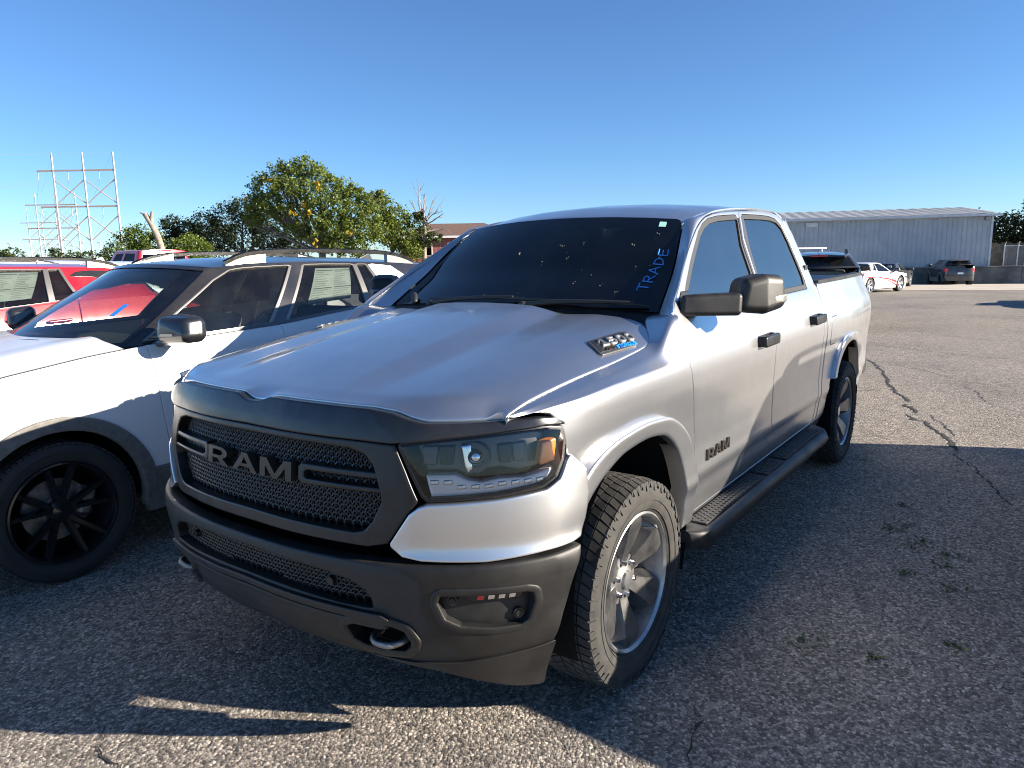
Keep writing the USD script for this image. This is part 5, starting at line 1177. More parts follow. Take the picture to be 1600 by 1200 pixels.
# pickups further off: cab, load bed, four wheels
def far_pickup(th, paintm, rz=1.93):
    b = Body(dict(SUV, xf=1.0, xr=-4.85, w=.98)); S = b.S
    low = Polygon([(-b.L, .48), (-b.L, 1.28), (-S(-2.6), 1.27), (-S(-.5), 1.20), (-S(.5), 1.08), (S(.5), 1.08), (S(-.5), 1.20), (S(-2.6), 1.27), (b.L, 1.28), (b.L, .48)])
    for xc in (0, -3.67):
        a = Polygon([(S(xc + .47 * math.cos(t)), .42 + .47 * math.sin(t)) for t in np.linspace(0, np.pi, 20)] + [(S(xc - .47), 0), (S(xc + .47), 0)]); low = low.difference(a).difference(shapely.affinity.scale(a, -1, 1, origin=(0, 0)))
    emit("body", panel(low, b, .10, .006, .04), paintm, th, 40)
    G = np.array([[(x, y * .90, 1.21 + .06 * (1 - y * y) - .10 * max(0, (x + .3) / 1.1) ** 2) for y in np.linspace(-1, 1, 13)] for x in np.linspace(-.45, .80, 10)]); emit("bonnet", flip(grid(G)) if np.cross(G[1, 0] - G[0, 0], G[0, 1] - G[0, 0])[2] < 0 else grid(G), paintm, th, True)
    ztp = lambda x: 1.24 + 0 * x
    h = House(((-.30, 0), (-.55, .86), (-2.78, .88), (-2.84, 0)), ((-1.15, 0), (-1.25, .66), (-2.62, .68), (-2.66, 0)), ztp, lambda x, y: rz - .04 * (np.abs(y) / .7) ** 2, .02)
    fw_ = Polygon([(1.10, .06), (1.14, .90), (1.42, .92), (1.44, .06)]); rw_ = Polygon([(1.50, .06), (1.49, .92), (1.86, .90), (1.90, .06)]); wsq = Polygon([(-.93, .04), (-.93, .93), (.93, .93), (.93, .04)]); bw = Polygon([(2.14, .14), (2.14, .84), (3.0, .84), (3.0, .14)])
    mm = lambda q: shapely.affinity.scale(q, -1, 1, origin=(0, 0))
    for sg in (1, -1):
        M = (lambda q: q) if sg > 0 else mm
        emit("cabin_pillars", panel(M(sbox(.93, 0, 3.0, 1.0).difference(unary_union([fw_, rw_, wsq, bw]))), h, .08, .003, .02), paintm, th, 40)
        emit("front_window", panel(M(fw_), h, .1, 0, 0, d0=.01), GLASS_D, th, True); emit("rear_window_side", panel(M(rw_), h, .1, 0, 0, d0=.01), GLASS_D, th, True); emit("rear_window", panel(M(bw), h, .1, 0, 0, d0=.01), GLASS_D, th, True)
        emit("window_bar", MB().box((-2.75, sg * .28, 1.58), (.02, .03, .5)).mesh(), TRIM, th, False)
        emit("tail_lamp", MB().box((-4.78, sg * .88, 1.05), (.14, .14, .36), .03).mesh(), REDLENS, th, 40)
        emit("door_mirror", rhull([(-.72, sg * 1.0, 1.30), (-.72, sg * 1.22, 1.32), (-.80, sg * 1.22, 1.50), (-.78, sg * 1.02, 1.50)], .03), BLACKP, th, 40)
    emit("windscreen", panel(wsq, h, .1, 0, 0, d0=.006), GLASS_D, th, True)
    G = np.array([[(x, y * .67, rz - .04 * y * y + .003) for y in np.linspace(-1, 1, 9)] for x in np.linspace(-1.14, -2.67, 8)]); emit("roof", grid(G) if np.cross(G[1, 0] - G[0, 0], G[0, 1] - G[0, 0])[2] > 0 else flip(grid(G)), paintm, th, True)
    emit("high_brake_light", MB().box((-2.665, 0, rz - .045), (.03, .42, .04), .008).mesh(), REDLENS, th, 40)
    emit("bed_floor", MB().box((-3.8, 0, .95), (1.9, 1.8, .05)).mesh(), DARK, th, False); emit("cabin_floor", MB().box((-1.6, 0, .7), (2.2, 1.6, .3)).mesh(), CLOTH, th, False)
    for x in (0, -3.67):
        for sg in (1, -1): place_wheel(th, x, sg * .83, sg, .37, .3, TY_SUV, RIM_BLACK, RUBBER2, ALLOYL, 0)
rp = thing("pickup_truck", "bright red pickup with a dark rear cab window, behind the white crossover", "pickup truck", None, (-2.55, -12.15, 0), 0)
rp.GetAttribute("xformOp:translate").Set(Gf.Vec3d(-9.0, -20.75, 0)); UsdGeom.Xformable(rp).AddRotateZOp().Set(270.0)
far_pickup(rp, RED, 2.08)
wp = thing("pickup_truck", "white work pickup hidden behind the black crossover, its ladder rack showing above", "pickup truck", None, (-45.8, -9.2, gz(-45)), 168)
far_pickup(wp, WHITE)
WR = simple("white_painted_tube", (.78, .77, .74), .4)
rk = MB()
for x in (-.9, -4.5):
    for s in (1, -1): rk.cyl((x, s * .92, 1.25), (x, s * .86, 2.28), .035)
    rk.cyl((x, -.86, 2.28), (x, .86, 2.28), .035)
for s in (1, -1): rk.cyl((-.3, s * .86, 2.28), (-4.8, s * .86, 2.28), .035)
emit("ladder_rack", rk.mesh(), WR, wp, 30)
# ---------------------------------------------------------------- metal building on its dock, fence, house
METAL = noisy("pale_grey_metal_sheet", (.52, .54, .57), (.60, .62, .64), 1.2, .45, .15, .05, .001)
METALT = noisy("weathered_metal_trim", (.34, .35, .36), (.46, .47, .48), 3, .5, .2)
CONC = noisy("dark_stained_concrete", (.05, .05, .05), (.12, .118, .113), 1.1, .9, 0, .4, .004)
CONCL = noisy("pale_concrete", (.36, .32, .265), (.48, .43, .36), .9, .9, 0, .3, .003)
GALV = simple("galvanised_steel", (.42, .43, .44), .5, .4)
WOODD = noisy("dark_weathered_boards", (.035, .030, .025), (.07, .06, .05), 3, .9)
nB = np.array([.93, .367, 0]) / math.hypot(.93, .367); tB = np.array([nB[1], -nB[0], 0])       # out of the wall, and leftwards along it
OB = np.array([-57.30, -.60, 0.0])                                                              # right end of the wall
def BP(a, z, o=0.0): return OB + tB * a + nB * o + np.array([0, 0, z])
bld = thing("warehouse", "long pale grey ribbed metal warehouse with a low roof", "building")
RBM = np.column_stack([tB, nB, [0, 0, 1]])
def bbox(mb, a0, a1, z0, z1, o0, o1, bev=0):
    c = BP((a0 + a1) / 2, (z0 + z1) / 2, (o0 + o1) / 2); mb.add(cbox((abs(a1 - a0), abs(o1 - o0), abs(z1 - z0)), bev), xf(c, R=RBM)); return mb
Lb, z_b, z_e = 24.0, .50, 3.92
pitch = .305
for k in range(26):                                                # sheets, three ribs each
    a0 = k * pitch * 3; prof = []
    for j in range(3):
        s = a0 + j * pitch; prof += [(s + .0, 0), (s + .235, 0), (s + .252, .030), (s + .282, .030)]
    prof.append((a0 + 3 * pitch - .004, .0 if True else 0))
    P = np.array([[BP(a, z, o + (.002 if k % 2 else 0)) for z in (z_b, z_e)] for a, o in prof])
    emit("wall_sheet", MB().add(grid(P)).add(flip(grid(P))).mesh(), METAL, bld, False)
mb = MB(); bbox(mb, 0, Lb, z_b, z_e, -9, -.02); emit("wall_core", mb.mesh(), METAL, bld, False)
rf = MB(); ro = .35
E0, E1, R0, R1 = BP(-.45, z_e + .18, ro), BP(Lb, z_e + .18, ro), BP(-.45, z_e + 1.0, -7.0), BP(Lb, z_e + 1.0, -7.0)
n = 60
P = np.array([[E0 + (E1 - E0) * i / n + np.array([0, 0, .04 if i % 2 else 0]), R0 + (R1 - R0) * i / n + np.array([0, 0, .04 if i % 2 else 0])] for i in range(n + 1)])
rf.add(grid(P)).add(flip(grid(P))); Q0, Q1 = BP(-.45, z_e + .1, -14), BP(Lb, z_e + .1, -14); P2 = np.array([[R0, R1], [Q0, Q1]]); rf.add(grid(P2)).add(flip(grid(P2)))
emit("roof", rf.mesh(), METAL, bld, False)
mb = MB(); bbox(mb, -.45, Lb, z_e + .02, z_e + .17, .02, ro + .06); emit("gutter", mb.mesh(), METALT, bld, False)
mb = MB(); bbox(mb, -.42, -.02, z_e - .02, z_e + .95, -7.0, .0); emit("gable_end", hull([BP(-.02, z_b, 0), BP(-.02, z_b, -14), BP(-.02, z_e + .1, 0), BP(-.02, z_e + .1, -14), BP(-.02, z_e + .98, -7), BP(.02, z_b, 0), BP(.02, z_b, -14), BP(.02, z_e + .1, 0), BP(.02, z_e + .1, -14), BP(.02, z_e + .98, -7)]), METAL, bld, False)
mb = MB(); bbox(mb, -.03, .10, z_b, z_e, .0, .05); emit("corner_trim", mb.mesh(), METALT, bld, False)
mb = MB(); bbox(mb, .25, .52, z_e - .25, z_e - .02, .03, .26, .03); emit("wall_lamp", mb.mesh(), SATIN, bld, 30)
mb = MB(); bbox(mb, 11.0, 11.8, z_e - .42, z_e - .12, .03, .10); mb2 = emit("wall_vent", mb.mesh(), METALT, bld, False)
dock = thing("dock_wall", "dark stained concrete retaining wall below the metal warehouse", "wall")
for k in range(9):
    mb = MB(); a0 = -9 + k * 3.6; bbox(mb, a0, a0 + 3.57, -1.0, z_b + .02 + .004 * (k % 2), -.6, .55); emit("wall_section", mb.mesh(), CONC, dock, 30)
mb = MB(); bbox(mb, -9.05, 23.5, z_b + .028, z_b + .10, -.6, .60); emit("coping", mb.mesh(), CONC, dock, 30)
fen = thing("chain_link_fence", "chain-link fence with steel posts on the dock right of the warehouse", "fence")
zz = z_b + .10
for k, a in enumerate((-.75, -1.55, -2.0, -3.4, -5.2, -7.0)):
    p = BP(a, zz, .30); emit("fence_post", MB().cyl(p, p + (0, 0, 1.40), .035).cyl(p + (0, 0, 1.40), p + (0, 0, 1.44), .045, .01).mesh(), GALV, fen, 40)
    emit("barb_arm", MB().cyl(p + (0, 0, 1.38), p + nB * .18 + (0, 0, 1.62), .018).mesh(), GALV, fen, 40)
emit("top_rail", MB().cyl(BP(-.75, zz + 1.34, .30), BP(-7.0, zz + 1.34, .30), .022).mesh(), GALV, fen, 40)
mb = MB(); stp = .11
for i in range(int(6.25 / stp) + 14):
    for sg in (1, -1):
        a0 = -.75 - i * stp + (1.3 if sg > 0 else 0); a1 = a0 - sg * 1.3
        lo, hi = -7.0, -.75
        q0, q1 = np.array([a0, 0.0]), np.array([a1, 1.3])
        tt = [0, 1]
        d = q1[0] - q0[0]
        t0, t1 = sorted(((lo - q0[0]) / d, (hi - q0[0]) / d)); t0, t1 = max(0, t0), min(1, t1)
        if t1 - t0 < .02: continue
        A, B = q0 + (q1 - q0) * t0, q0 + (q1 - q0) * t1
        mb.cyl(BP(A[0], zz + A[1] + .03, .30), BP(B[0], zz + B[1] + .03, .30), .004, n=3)
tag(emit("wire_mesh", mb.mesh(), GALV, fen, False), kind="stuff")
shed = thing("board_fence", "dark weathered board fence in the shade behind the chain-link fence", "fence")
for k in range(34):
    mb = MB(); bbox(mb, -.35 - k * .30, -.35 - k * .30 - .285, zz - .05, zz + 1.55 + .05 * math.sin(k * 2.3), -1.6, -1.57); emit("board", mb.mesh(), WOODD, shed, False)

# brick house beyond the trees
BRICK = usdkit.material(stage, LK + "red_brick", {"g": ("geometry", {}), "s": ("separate_xyz", {}), "a": ("math", {"math_type": "add"}), "c": ("combine_xyz", {}), "b": ("brick_texture", {"scale": 2.2, "color1": (.30, .055, .040), "color2": (.22, .045, .035), "mortar": (.35, .28, .24), "mortar_size": .02}), "p": ("principled_bsdf", {"roughness": .85})},
    [("g.position", "s.vector"), ("s.x", "a.value1"), ("s.y", "a.value2"), ("a.value", "c.x"), ("s.z", "c.y"), ("c.vector", "b.vector"), ("b.color", "p.base_color")], surface="p.BSDF")
SHING = noisy("brown_shingle", (.10, .06, .045), (.16, .10, .08), 6, .9)
TRIMW = simple("white_house_trim", (.75, .74, .70), .6)
house = thing("brick_house", "red brick house with a brown roof glimpsed between the tree and the pickup's windscreen", "house", None, (-67.0, -55.0, 0), -54)
emit("wall", MB().box((0, 0, 2.1), (13, 9, 4.4)).mesh(), BRICK, house, False)
emit("roof", hull([(-7, -5, 4.3), (7, -5, 4.3), (-7, 5, 4.3), (7, 5, 4.3), (-3, 0, 6.0), (3.5, 0, 6.0)]), SHING, house, False)
emit("fascia", MB().box((0, -5.0, 4.28), (14, .12, .24)).box((0, 5.0, 4.28), (14, .12, .24)).box((7.0, 0, 4.28), (.12, 10, .24)).box((-7.0, 0, 4.28), (.12, 10, .24)).mesh(), TRIMW, house, False)
for x in (-5, -2.2, .6, 3.4):
    for y in (4.53, -4.53):
        w = emit("window", MB().box((x, y, 2.9), (1.1, .08, 1.5)).mesh(), TRIMW, house, False); emit("pane", MB().box((x, y * 1.01, 2.9), (.9, .05, 1.3)).mesh(), GLASS_D, w, False)

# ---------------------------------------------------------------- power line
STEELG = simple("pale_galvanised_pole", (.36, .36, .36), .55, .2); CROSS = simple("weathered_crossarm", (.34, .27, .24), .7); INSUL = simple("insulator", (.30, .33, .36), .3)
WIRE = simple("conductor", (.22, .23, .25), .5, .3)
def pylon(name_label, c, ang, k=1.0, arms=(26.5, 17.3)):
    th = thing("power_pylon", name_label, "pylon", "power pylons in a row", c, ang)
    X = (-8.0 * k, 0.0, 8.0 * k)
    for x in X: emit("pole", MB().cyl((x, 0, 0), (x, 0, 31.0 * k), .33, .22, 10).mesh(), STEELG, th, True)
    for z in arms: emit("crossarm", MB().box((-1.9 * k, 0, z * k), (20.6 * k, .30, .42)).mesh(), CROSS, th, False)
    for z1, z0 in ((24.2, 17.9), (15.0, 8.3)):
        for a, b_ in ((X[0], X[1]), (X[1], X[2])):
            for p, q in ((a, b_), (b_, a)): emit("brace", MB().cyl((p, .0, z1 * k), (q, .0, z0 * k), .13, n=6).mesh(), CROSS, th, True)
    for z in arms:
        for x in (-12.0 * k, -4.2 * k, 4.0 * k): emit("insulator_string", MB().cyl((x, 0, z * k - .2), (x, 0, (z - 2.3) * k), .09, n=6).mesh(), INSUL, th, True)
    return th
AW0 = np.array([-.813, -.583, 0]); C1 = np.array([-93.6, -203.0, 0]); dR = np.array([-.583, .813, 0]); a1 = math.degrees(math.atan2(dR[1], dR[0])); dL = np.array([-.30, -.954, 0]); 
C2, C3 = np.array([-137.0, -322.0, 0]), np.array([-186.0, -455.0, 0])
pylon("nearest steel pylon of three tall poles with two crossed bays, left skyline", C1, a1)
pylon("second pylon of the line, smaller and left of the nearest", C2, a1)
pylon("third and faintest pylon at the left picture edge", C3, a1)
pl = thing("power_lines", "thin conductors slung along the row of pylons", "power lines")
C0 = EYE * (1, 1, 0) + AW0 * 120 + dR * -190
for zk in (26.5, 17.3):
    for x in (-12.0, -4.2, 4.0):
        for A, B in ((C0, C1), (C1, C2), (C2, C3)):
            p, q = A + dR * x + (0, 0, zk - 2.4), B + dR * x + (0, 0, zk - 2.4); t = np.linspace(0, 1, 22)[:, None]; P = p * (1 - t) + q * t; P[:, 2] -= 5.5 * 4 * (t * (1 - t))[:, 0]
            emit("wire", tube(P, .022, 4), WIRE, pl, True)
for x in (-8, 8):
    for A, B in ((C0, C1), (C1, C2), (C2, C3)):
        p, q = A + dR * x + (0, 0, 31), B + dR * x + (0, 0, 31); t = np.linspace(0, 1, 22)[:, None]; P = p * (1 - t) + q * t; P[:, 2] -= 4.0 * 4 * (t * (1 - t))[:, 0]; emit("wire", tube(P, .016, 4), WIRE, pl, True)

# ---------------------------------------------------------------- trees
def leafmat(name, c1, c2, tr):
    return usdkit.material(stage, LK + name, {"g": ("geometry", {}), "r": ("rgb_ramp", {"ramp": [(0, c1), (1, c2)]}), "d": ("diffuse_bsdf", {}), "t": ("translucent_bsdf", {}), "gl": ("glossy_bsdf", {"roughness": .45, "color": (.6, .6, .6)}), "m": ("mix_closure", {"fac": tr}), "m2": ("mix_closure", {"fac": .05})},
        [("g.random_per_island", "r.fac"), ("r.color", "d.color"), ("r.color", "t.color"), ("d.BSDF", "m.closure1"), ("t.BSDF", "m.closure2"), ("m.closure", "m2.closure1"), ("gl.BSDF", "m2.closure2")], surface="m2.closure")
LEAF_G = leafmat("cottonwood_leaves", (.13, .17, .028), (.34, .36, .07), .34)
LEAF_D = leafmat("dark_evergreen_leaves", (.026, .040, .015), (.075, .085, .03), .2)
LEAF_L = leafmat("light_bush_leaves", (.11, .155, .022), (.24, .27, .04), .35)
LEAF_Y = leafmat("yellowed_leaves", (.45, .30, .02), (.60, .42, .05), .3)
LEAF_M = leafmat("olive_leaves", (.055, .078, .022), (.15, .165, .05), .28)
BARK = noisy("grey_brown_bark", (.10, .085, .07), (.20, .175, .15), 5, .95, 0, .5, .02)
BARKP = noisy("bare_pale_wood", (.20, .16, .135), (.30, .25, .21), 6, .9, 0, .4, .01)
def leaves(rg, blobs, n, size, drop=.35):
    """small folded leaf clumps near the shells of many overlapping blobs: (centre, radii)"""
    blobs = [(np.array(c, float), np.array(r, float)) for c, r in blobs]; w = np.array([np.prod(r) ** (2 / 3) for c, r in blobs]); w /= w.sum(); V, F, k = [], [], 0
    per = rg.multinomial(n, w)
    for (c, r), m in zip(blobs, per):
        # twig clusters inside the blob, then leaves round each twig
        kc = max(3, m // 26); d = rg.normal(size=(kc, 3)); d /= np.linalg.norm(d, axis=1)[:, None]
        tw = c + d * r * (rg.uniform(.45, 1.06, (kc, 1)) ** .6); sel = rg.integers(0, kc, m)
        p = tw[sel] + rg.normal(size=(m, 3)) * r.mean() * .17
        s = size * rg.uniform(.55, 1.35, (m, 1)); nrm = rg.normal(size=(m, 3)); nrm[:, 2] = np.abs(nrm[:, 2]) + .3; nrm /= np.linalg.norm(nrm, axis=1)[:, None]
        a = np.cross(nrm, rg.normal(size=(m, 3))); a /= np.linalg.norm(a, axis=1)[:, None]; b_ = np.cross(nrm, a)
        q = np.stack([p - a * s * .5, p + b_ * s * .32 + nrm * s * .1, p + a * s * .55, p - b_ * s * .32 + nrm * s * .1], 1)
        V.append(q.reshape(-1, 3)); i = np.arange(m) * 4 + k; F.append(np.vstack([np.c_[i, i + 1, i + 2], np.c_[i, i + 2, i + 3]])); k += 4 * m
    return tri(np.vstack(V), np.vstack(F))
def limbs(rg, base, blobs, r0, lean=(0, 0)):
    """a tapering trunk that forks towards the blobs"""
    mb = MB(); base = np.array(base, float); top = np.mean([c for c, r in blobs], 0); fork = base + (top - base) * np.array([.35, .35, .42])
    mb.tube(spl([base, (base + fork) / 2 + rg.normal(size=3) * .1, fork], 8), np.linspace(r0, r0 * .7, 8), 9)
    for c, r in blobs:
        c = np.array(c, float); mid = (fork + c) / 2 + rg.normal(size=3) * .25 - (0, 0, .2); mb.tube(spl([fork, mid, c], 9), np.linspace(r0 * .5, r0 * .08, 9), 6)
        for _ in range(4):
            d = rg.normal(size=3); d /= np.linalg.norm(d); q = c + d * np.array(r) * .85; mb.tube(spl([mid, (mid + q) / 2 + rg.normal(size=3) * .15, q], 6), np.linspace(r0 * .16, r0 * .03, 6), 4)
    return mb.mesh()
RT, UP = np.array([-.583, .813, 0]), np.array([0, 0, 1.0]); AW = np.array([-.813, -.583, 0])
def tree(name, label, cat, c, blobs, n, size, lm, r0=.28, seed=1, extra=(), group=None):
    """blobs in (rightwards, away, up, radius right, away, up) of the view from the lot"""
    rg = np.random.default_rng(seed); th = thing(name, label, cat, group, c)
    B = []
    for a, w, u, ra, rw, ru in blobs: B.append((RT * a + AW * w + UP * u, np.array([math.hypot(.583 * ra, .813 * rw), math.hypot(.813 * ra, .583 * rw), ru])))
    emit("trunk", limbs(rg, (0, 0, 0), B, r0), BARK, th, True)
    emit("crown", leaves(rg, B, n, size), lm, th, False)
    for nm, bl, k, m in extra:
        E_ = [(RT * a + AW * w + UP * u, np.array([ra, ra, ra])) for a, w, u, ra in bl]; emit(nm, leaves(rg, E_, k, size), m, th, False)
    return th
def at_view(px, D):     # a spot on the ground, D metres ahead and to one side (metres to the right)
    p = EYE + AW * D + RT * px; return (float(p[0]), float(p[1]), 0.0)
BIGB = [(-3.9, 0, 7.1, 1.0, 1.1, .9), (-3.0, .3, 8.0, 1.0, 1.1, .8), (-2.0, 0, 8.5, .9, 1.0, .75), (-1.0, .4, 8.5, 1.0, 1.0, .8), (-.1, 0, 8.0, .9, 1.0, .75), (.8, .2, 7.4, 1.0, 1.0, .8), (1.7, 0, 7.0, .9, 1.0, .8), (2.5, .3, 6.4, .9, 1.0, .8), (3.4, 0, 6.5, .6, .7, .55), (4.2, .3, 6.7, .5, .6, .45), (-4.7, .2, 5.9, .9, 1.0, .8), (-4.9, 0, 4.9, .8, .9, .6), (-3.4, -.7, 5.9, 1.0, 1.0, .8),
 (-2.3, -.8, 7.0, 1.1, 1.1, .9), (-1.1, -.9, 6.9, 1.0, 1.0, .8), (-2.4, -.9, 5.4, .9, .9, .7), (-1.0, -1.0, 5.5, 1.1, 1.0, .9), (.3, -1.0, 6.3, 1.1, 1.0, .9), (.2, -1.1, 4.8, 1.0, 1.0, .8), (1.5, -1.0, 5.6, 1.1, 1.0, .9), (2.6, -.8, 5.1, 1.0, 1.0, .9), (3.6, -.4, 5.2, .9, .9, .8), (1.4, -1.2, 4.1, 1.1, 1.0, .8), (2.7, -1.1, 3.8, 1.1, 1.0, .8), (3.9, -.6, 3.9, 1.0, 1.0, .8), (-1.3, -1.0, 4.1, .8, .8, .6), (.1, -1.2, 3.5, 1.0, .9, .7), (1.5, -1.2, 2.8, 1.0, .9, .7), (3.2, -1.0, 2.6, 1.1, .9, .7), (-2.2, 0, 4.3, .5, .6, .4)]
tree("leafy_tree", "large leafy green tree with a few yellow clumps behind the white crossover", "tree", at_view(-14.0, 55.5), BIGB, 21000, .20, LEAF_G, .34, 11,
     [("yellow_leaves", [(-.5, -1.9, 5.4, .5), (.3, -2.0, 6.9, .35), (-1.5, -2.0, 5.0, .4), (-4.9, -.6, 6.0, .45), (2.6, -2.3, 3.7, .25), (.2, -2.4, 3.0, .3), (-3.3, -1.5, 7.6, .25)], 230, LEAF_Y)])
tree("leafy_tree", "smaller green tree against the right flank of the large leafy tree", "tree", at_view(-9.4, 60), [(-.9, 0, 5.9, 1.1, 1.2, 1.1), (.3, 0, 5.0, 1.2, 1.2, 1.1), (-.6, -.3, 4.0, 1.4, 1.2, 1.1), (.9, -.2, 3.4, 1.2, 1.2, 1.0), (1.6, -.2, 2.5, 1.0, 1.0, .8)], 9000, .20, LEAF_G, .18, 12)
tree("dark_tree", "dark evergreen tree in shade between the light bush and the large leafy tree", "tree", at_view(-23.0, 64), [(-3.0, 0, 5.0, 1.3, 1.3, 1.2), (-1.2, 0, 5.4, 1.4, 1.4, 1.3), (.6, .2, 6.2, 1.4, 1.4, 1.3), (2.2, 0, 5.5, 1.5, 1.5, 1.4), (-2.2, 0, 3.6, 1.6, 1.5, 1.3), (.2, 0, 4.0, 1.8, 1.6, 1.4), (2.4, -.2, 3.8, 1.7, 1.6, 1.4), (4.3, 0, 4.3, 1.4, 1.4, 1.3), (4.2, 0, 3.0, 1.5, 1.4, 1.0)], 15000, .20, LEAF_D, .25, 13)
tree("dark_tree", "dark round tree just right of the broken trunk", "tree", at_view(-28.9, 66), [(-.9, 0, 5.0, .9, 1.0, .9), (.4, 0, 4.6, 1.2, 1.2, 1.1), (-.4, 0, 3.5, 1.4, 1.3, 1.1), (1.4, 0, 3.6, 1.2, 1.2, 1.1)], 6000, .20, LEAF_D, .2, 14)
tree("bush", "tall light green bush left of the broken trunk", "bush", at_view(-19.7, 40), [(-1.1, 0, 2.6, .8, .9, .75), (-.2, 0, 3.0, .8, .9, .75), (.6, 0, 2.7, .75, .8, .7), (0, 0, 1.8, 1.2, 1.0, .9), (-1.3, 0, 1.6, .7, .8, .8)], 8000, .12, LEAF_L, .08, 15)
tree("bush", "light green bush right of the broken trunk", "bush", at_view(-17.6, 40.5), [(0, 0, 2.6, .75, .8, .70), (.6, 0, 2.3, .7, .8, .65), (-.2, 0, 1.7, 1.0, .9, .8), (.8, 0, 1.5, .8, .8, .7)], 6000, .12, LEAF_L, .08, 16)
rg = np.random.default_rng(21)
st_ = thing("broken_trunk", "bare broken tree trunk leaning left above the light bushes", "dead tree", None, at_view(-18.5, 39.6))
emit("trunk", MB().tube(spl([(0, 0, 0), RT * .05 + UP * 1.8, RT * -.10 + UP * 2.9, RT * -.42 + UP * 3.75, RT * -.75 + UP * 4.35], 18), np.linspace(.24, .13, 18), 9).mesh(), BARKP, st_, True)
emit("stub", MB().tube(spl([RT * -.42 + UP * 3.75, RT * -.40 + UP * 4.1, RT * -.33 + UP * 4.45], 8), np.linspace(.12, .07, 8), 7).mesh(), BARKP, st_, True)
emit("stub", MB().tube(spl([RT * -.62 + UP * 4.15, RT * -.85 + UP * 4.35, RT * -.98 + UP * 4.40], 6), np.linspace(.09, .03, 6), 6).mesh(), BARKP, st_, True)
dt = thing("bare_tree", "half-dead tree with bare grey branches beside the brick house", "dead tree", None, at_view(-6.9, 60))
mb = MB(); mb.tube(spl([(0, 0, 0), RT * .05 + UP * 2.4, RT * .15 + UP * 3.6, RT * .05 + UP * 5.0], 12), np.linspace(.22, .11, 12), 8)
for a, z0, dx, dz in ((0, 4.8, -.1, 2.7), (0, 4.6, .25, 2.4), (0, 4.5, -1.1, 1.9), (0, 4.2, 1.2, 1.3), (0, 4.4, 1.7, .9), (0, 3.9, 1.9, .2), (0, 4.7, -.6, 2.4), (0, 4.5, .8, 1.9)):
    p = RT * .08 + UP * z0; q = p + RT * dx + UP * dz + AW * rg.normal(0, .4); m_ = (p + q) / 2 + rg.normal(size=3) * .12 + UP * .15; c = spl([p, m_, q], 9); mb.tube(c, np.linspace(.075, .018, 9), 5)
    for i in (3, 5, 6, 7):
        e = c[i] + (q - p) * rg.uniform(.2, .45) + rg.normal(size=3) * .35; mb.tube(spl([c[i], (c[i] + e) / 2 + rg.normal(size=3) * .06, e], 5), np.linspace(.03, .010, 5), 4)
emit("trunk", mb.mesh(), BARKP, dt, True)
emit("foliage", leaves(rg, [(RT * -.4 + UP * 4.6, np.array([.65, .65, .8])), (RT * .1 + UP * 3.6, np.array([.8, .8, .8])), (RT * .9 + UP * 3.5, np.array([.6, .6, .45])), (RT * -.3 + UP * 5.3, np.array([.45, .45, .4]))], 2600, .17), LEAF_M, dt, False)
tree("leafy_tree", "dark tree with sunlit leaf tips above the chain-link fence, right picture edge", "tree", at_view(42.6, 58), [(-1.4, 0, 5.2, 1.0, 1.1, .8), (0, 0, 5.9, 1.5, 1.4, 1.1), (1.8, 0, 6.2, 1.8, 1.6, 1.3), (-.6, 0, 4.2, 1.5, 1.4, 1.1), (1.4, 0, 4.4, 1.9, 1.6, 1.4), (3.2, 0, 5, 1.9, 1.6, 1.5), (-.2, 0, 2.7, 1.6, 1.4, 1.2), (2.2, 0, 2.6, 2.0, 1.6, 1.3)], 14000, .24, LEAF_M, .3, 17)
tree("hedge", "tall dark hedge in shade behind the warehouse corner", "hedge", at_view(40.8, 61), [(-1.8, 0, 3.2, 1.6, 1.2, 1.4), (0, 0, 3.3, 1.6, 1.2, 1.4), (1.8, 0, 3.2, 1.8, 1.2, 1.4), (-1.5, 0, 1.4, 2.0, 1.2, 1.6), (1.2, 0, 1.4, 2.2, 1.2, 1.6)], 9000, .24, LEAF_D, .2, 18)
FT = (-98, -96.0, -91.0, -87.5, -84.3, -81.6, -101.0, -103.5, -94, -79.3); ORD = ('leftmost', 'second from the left', 'third from the left', 'fourth from the left', 'fifth from the left', 'sixth from the left', 'seventh from the left', 'eighth from the left', 'ninth from the left', 'tenth from the left')
for k, (px, hh, w) in enumerate(((-98, 3.0, 2.6), (-96.0, 3.6, 2.3), (-91.0, 4.6, 3.6), (-87.5, 4.2, 3.0), (-84.3, 4.4, 3.4), (-81.6, 4.4, 2.6), (-101.0, 5.4, 3.0), (-103.5, 5.0, 2.6), (-94, 3.2, 3.0), (-79.3, 3.4, 2.2))):
    tree("far_tree", "small far-off tree low on the skyline below the pylons, " + ORD[sorted(FT).index(px)], "tree", at_view(px * 1.0, 150), [(0, 0, hh - .6, w * .6, w * .6, 1.3), (-w * .4, 0, hh - 1.5, w * .6, w * .6, 1.2), (w * .4, 0, hh - 1.4, w * .6, w * .6, 1.2), (0, 0, 1.4, w * .8, w * .6, 1.4)], 900, .5, LEAF_M, .2, 30 + k, group="small far-off trees below the pylons")
FL = (-109, -105.6, -100.6, -96.3, -92.6, -89.5, -86.0, -82.5, -88.0)
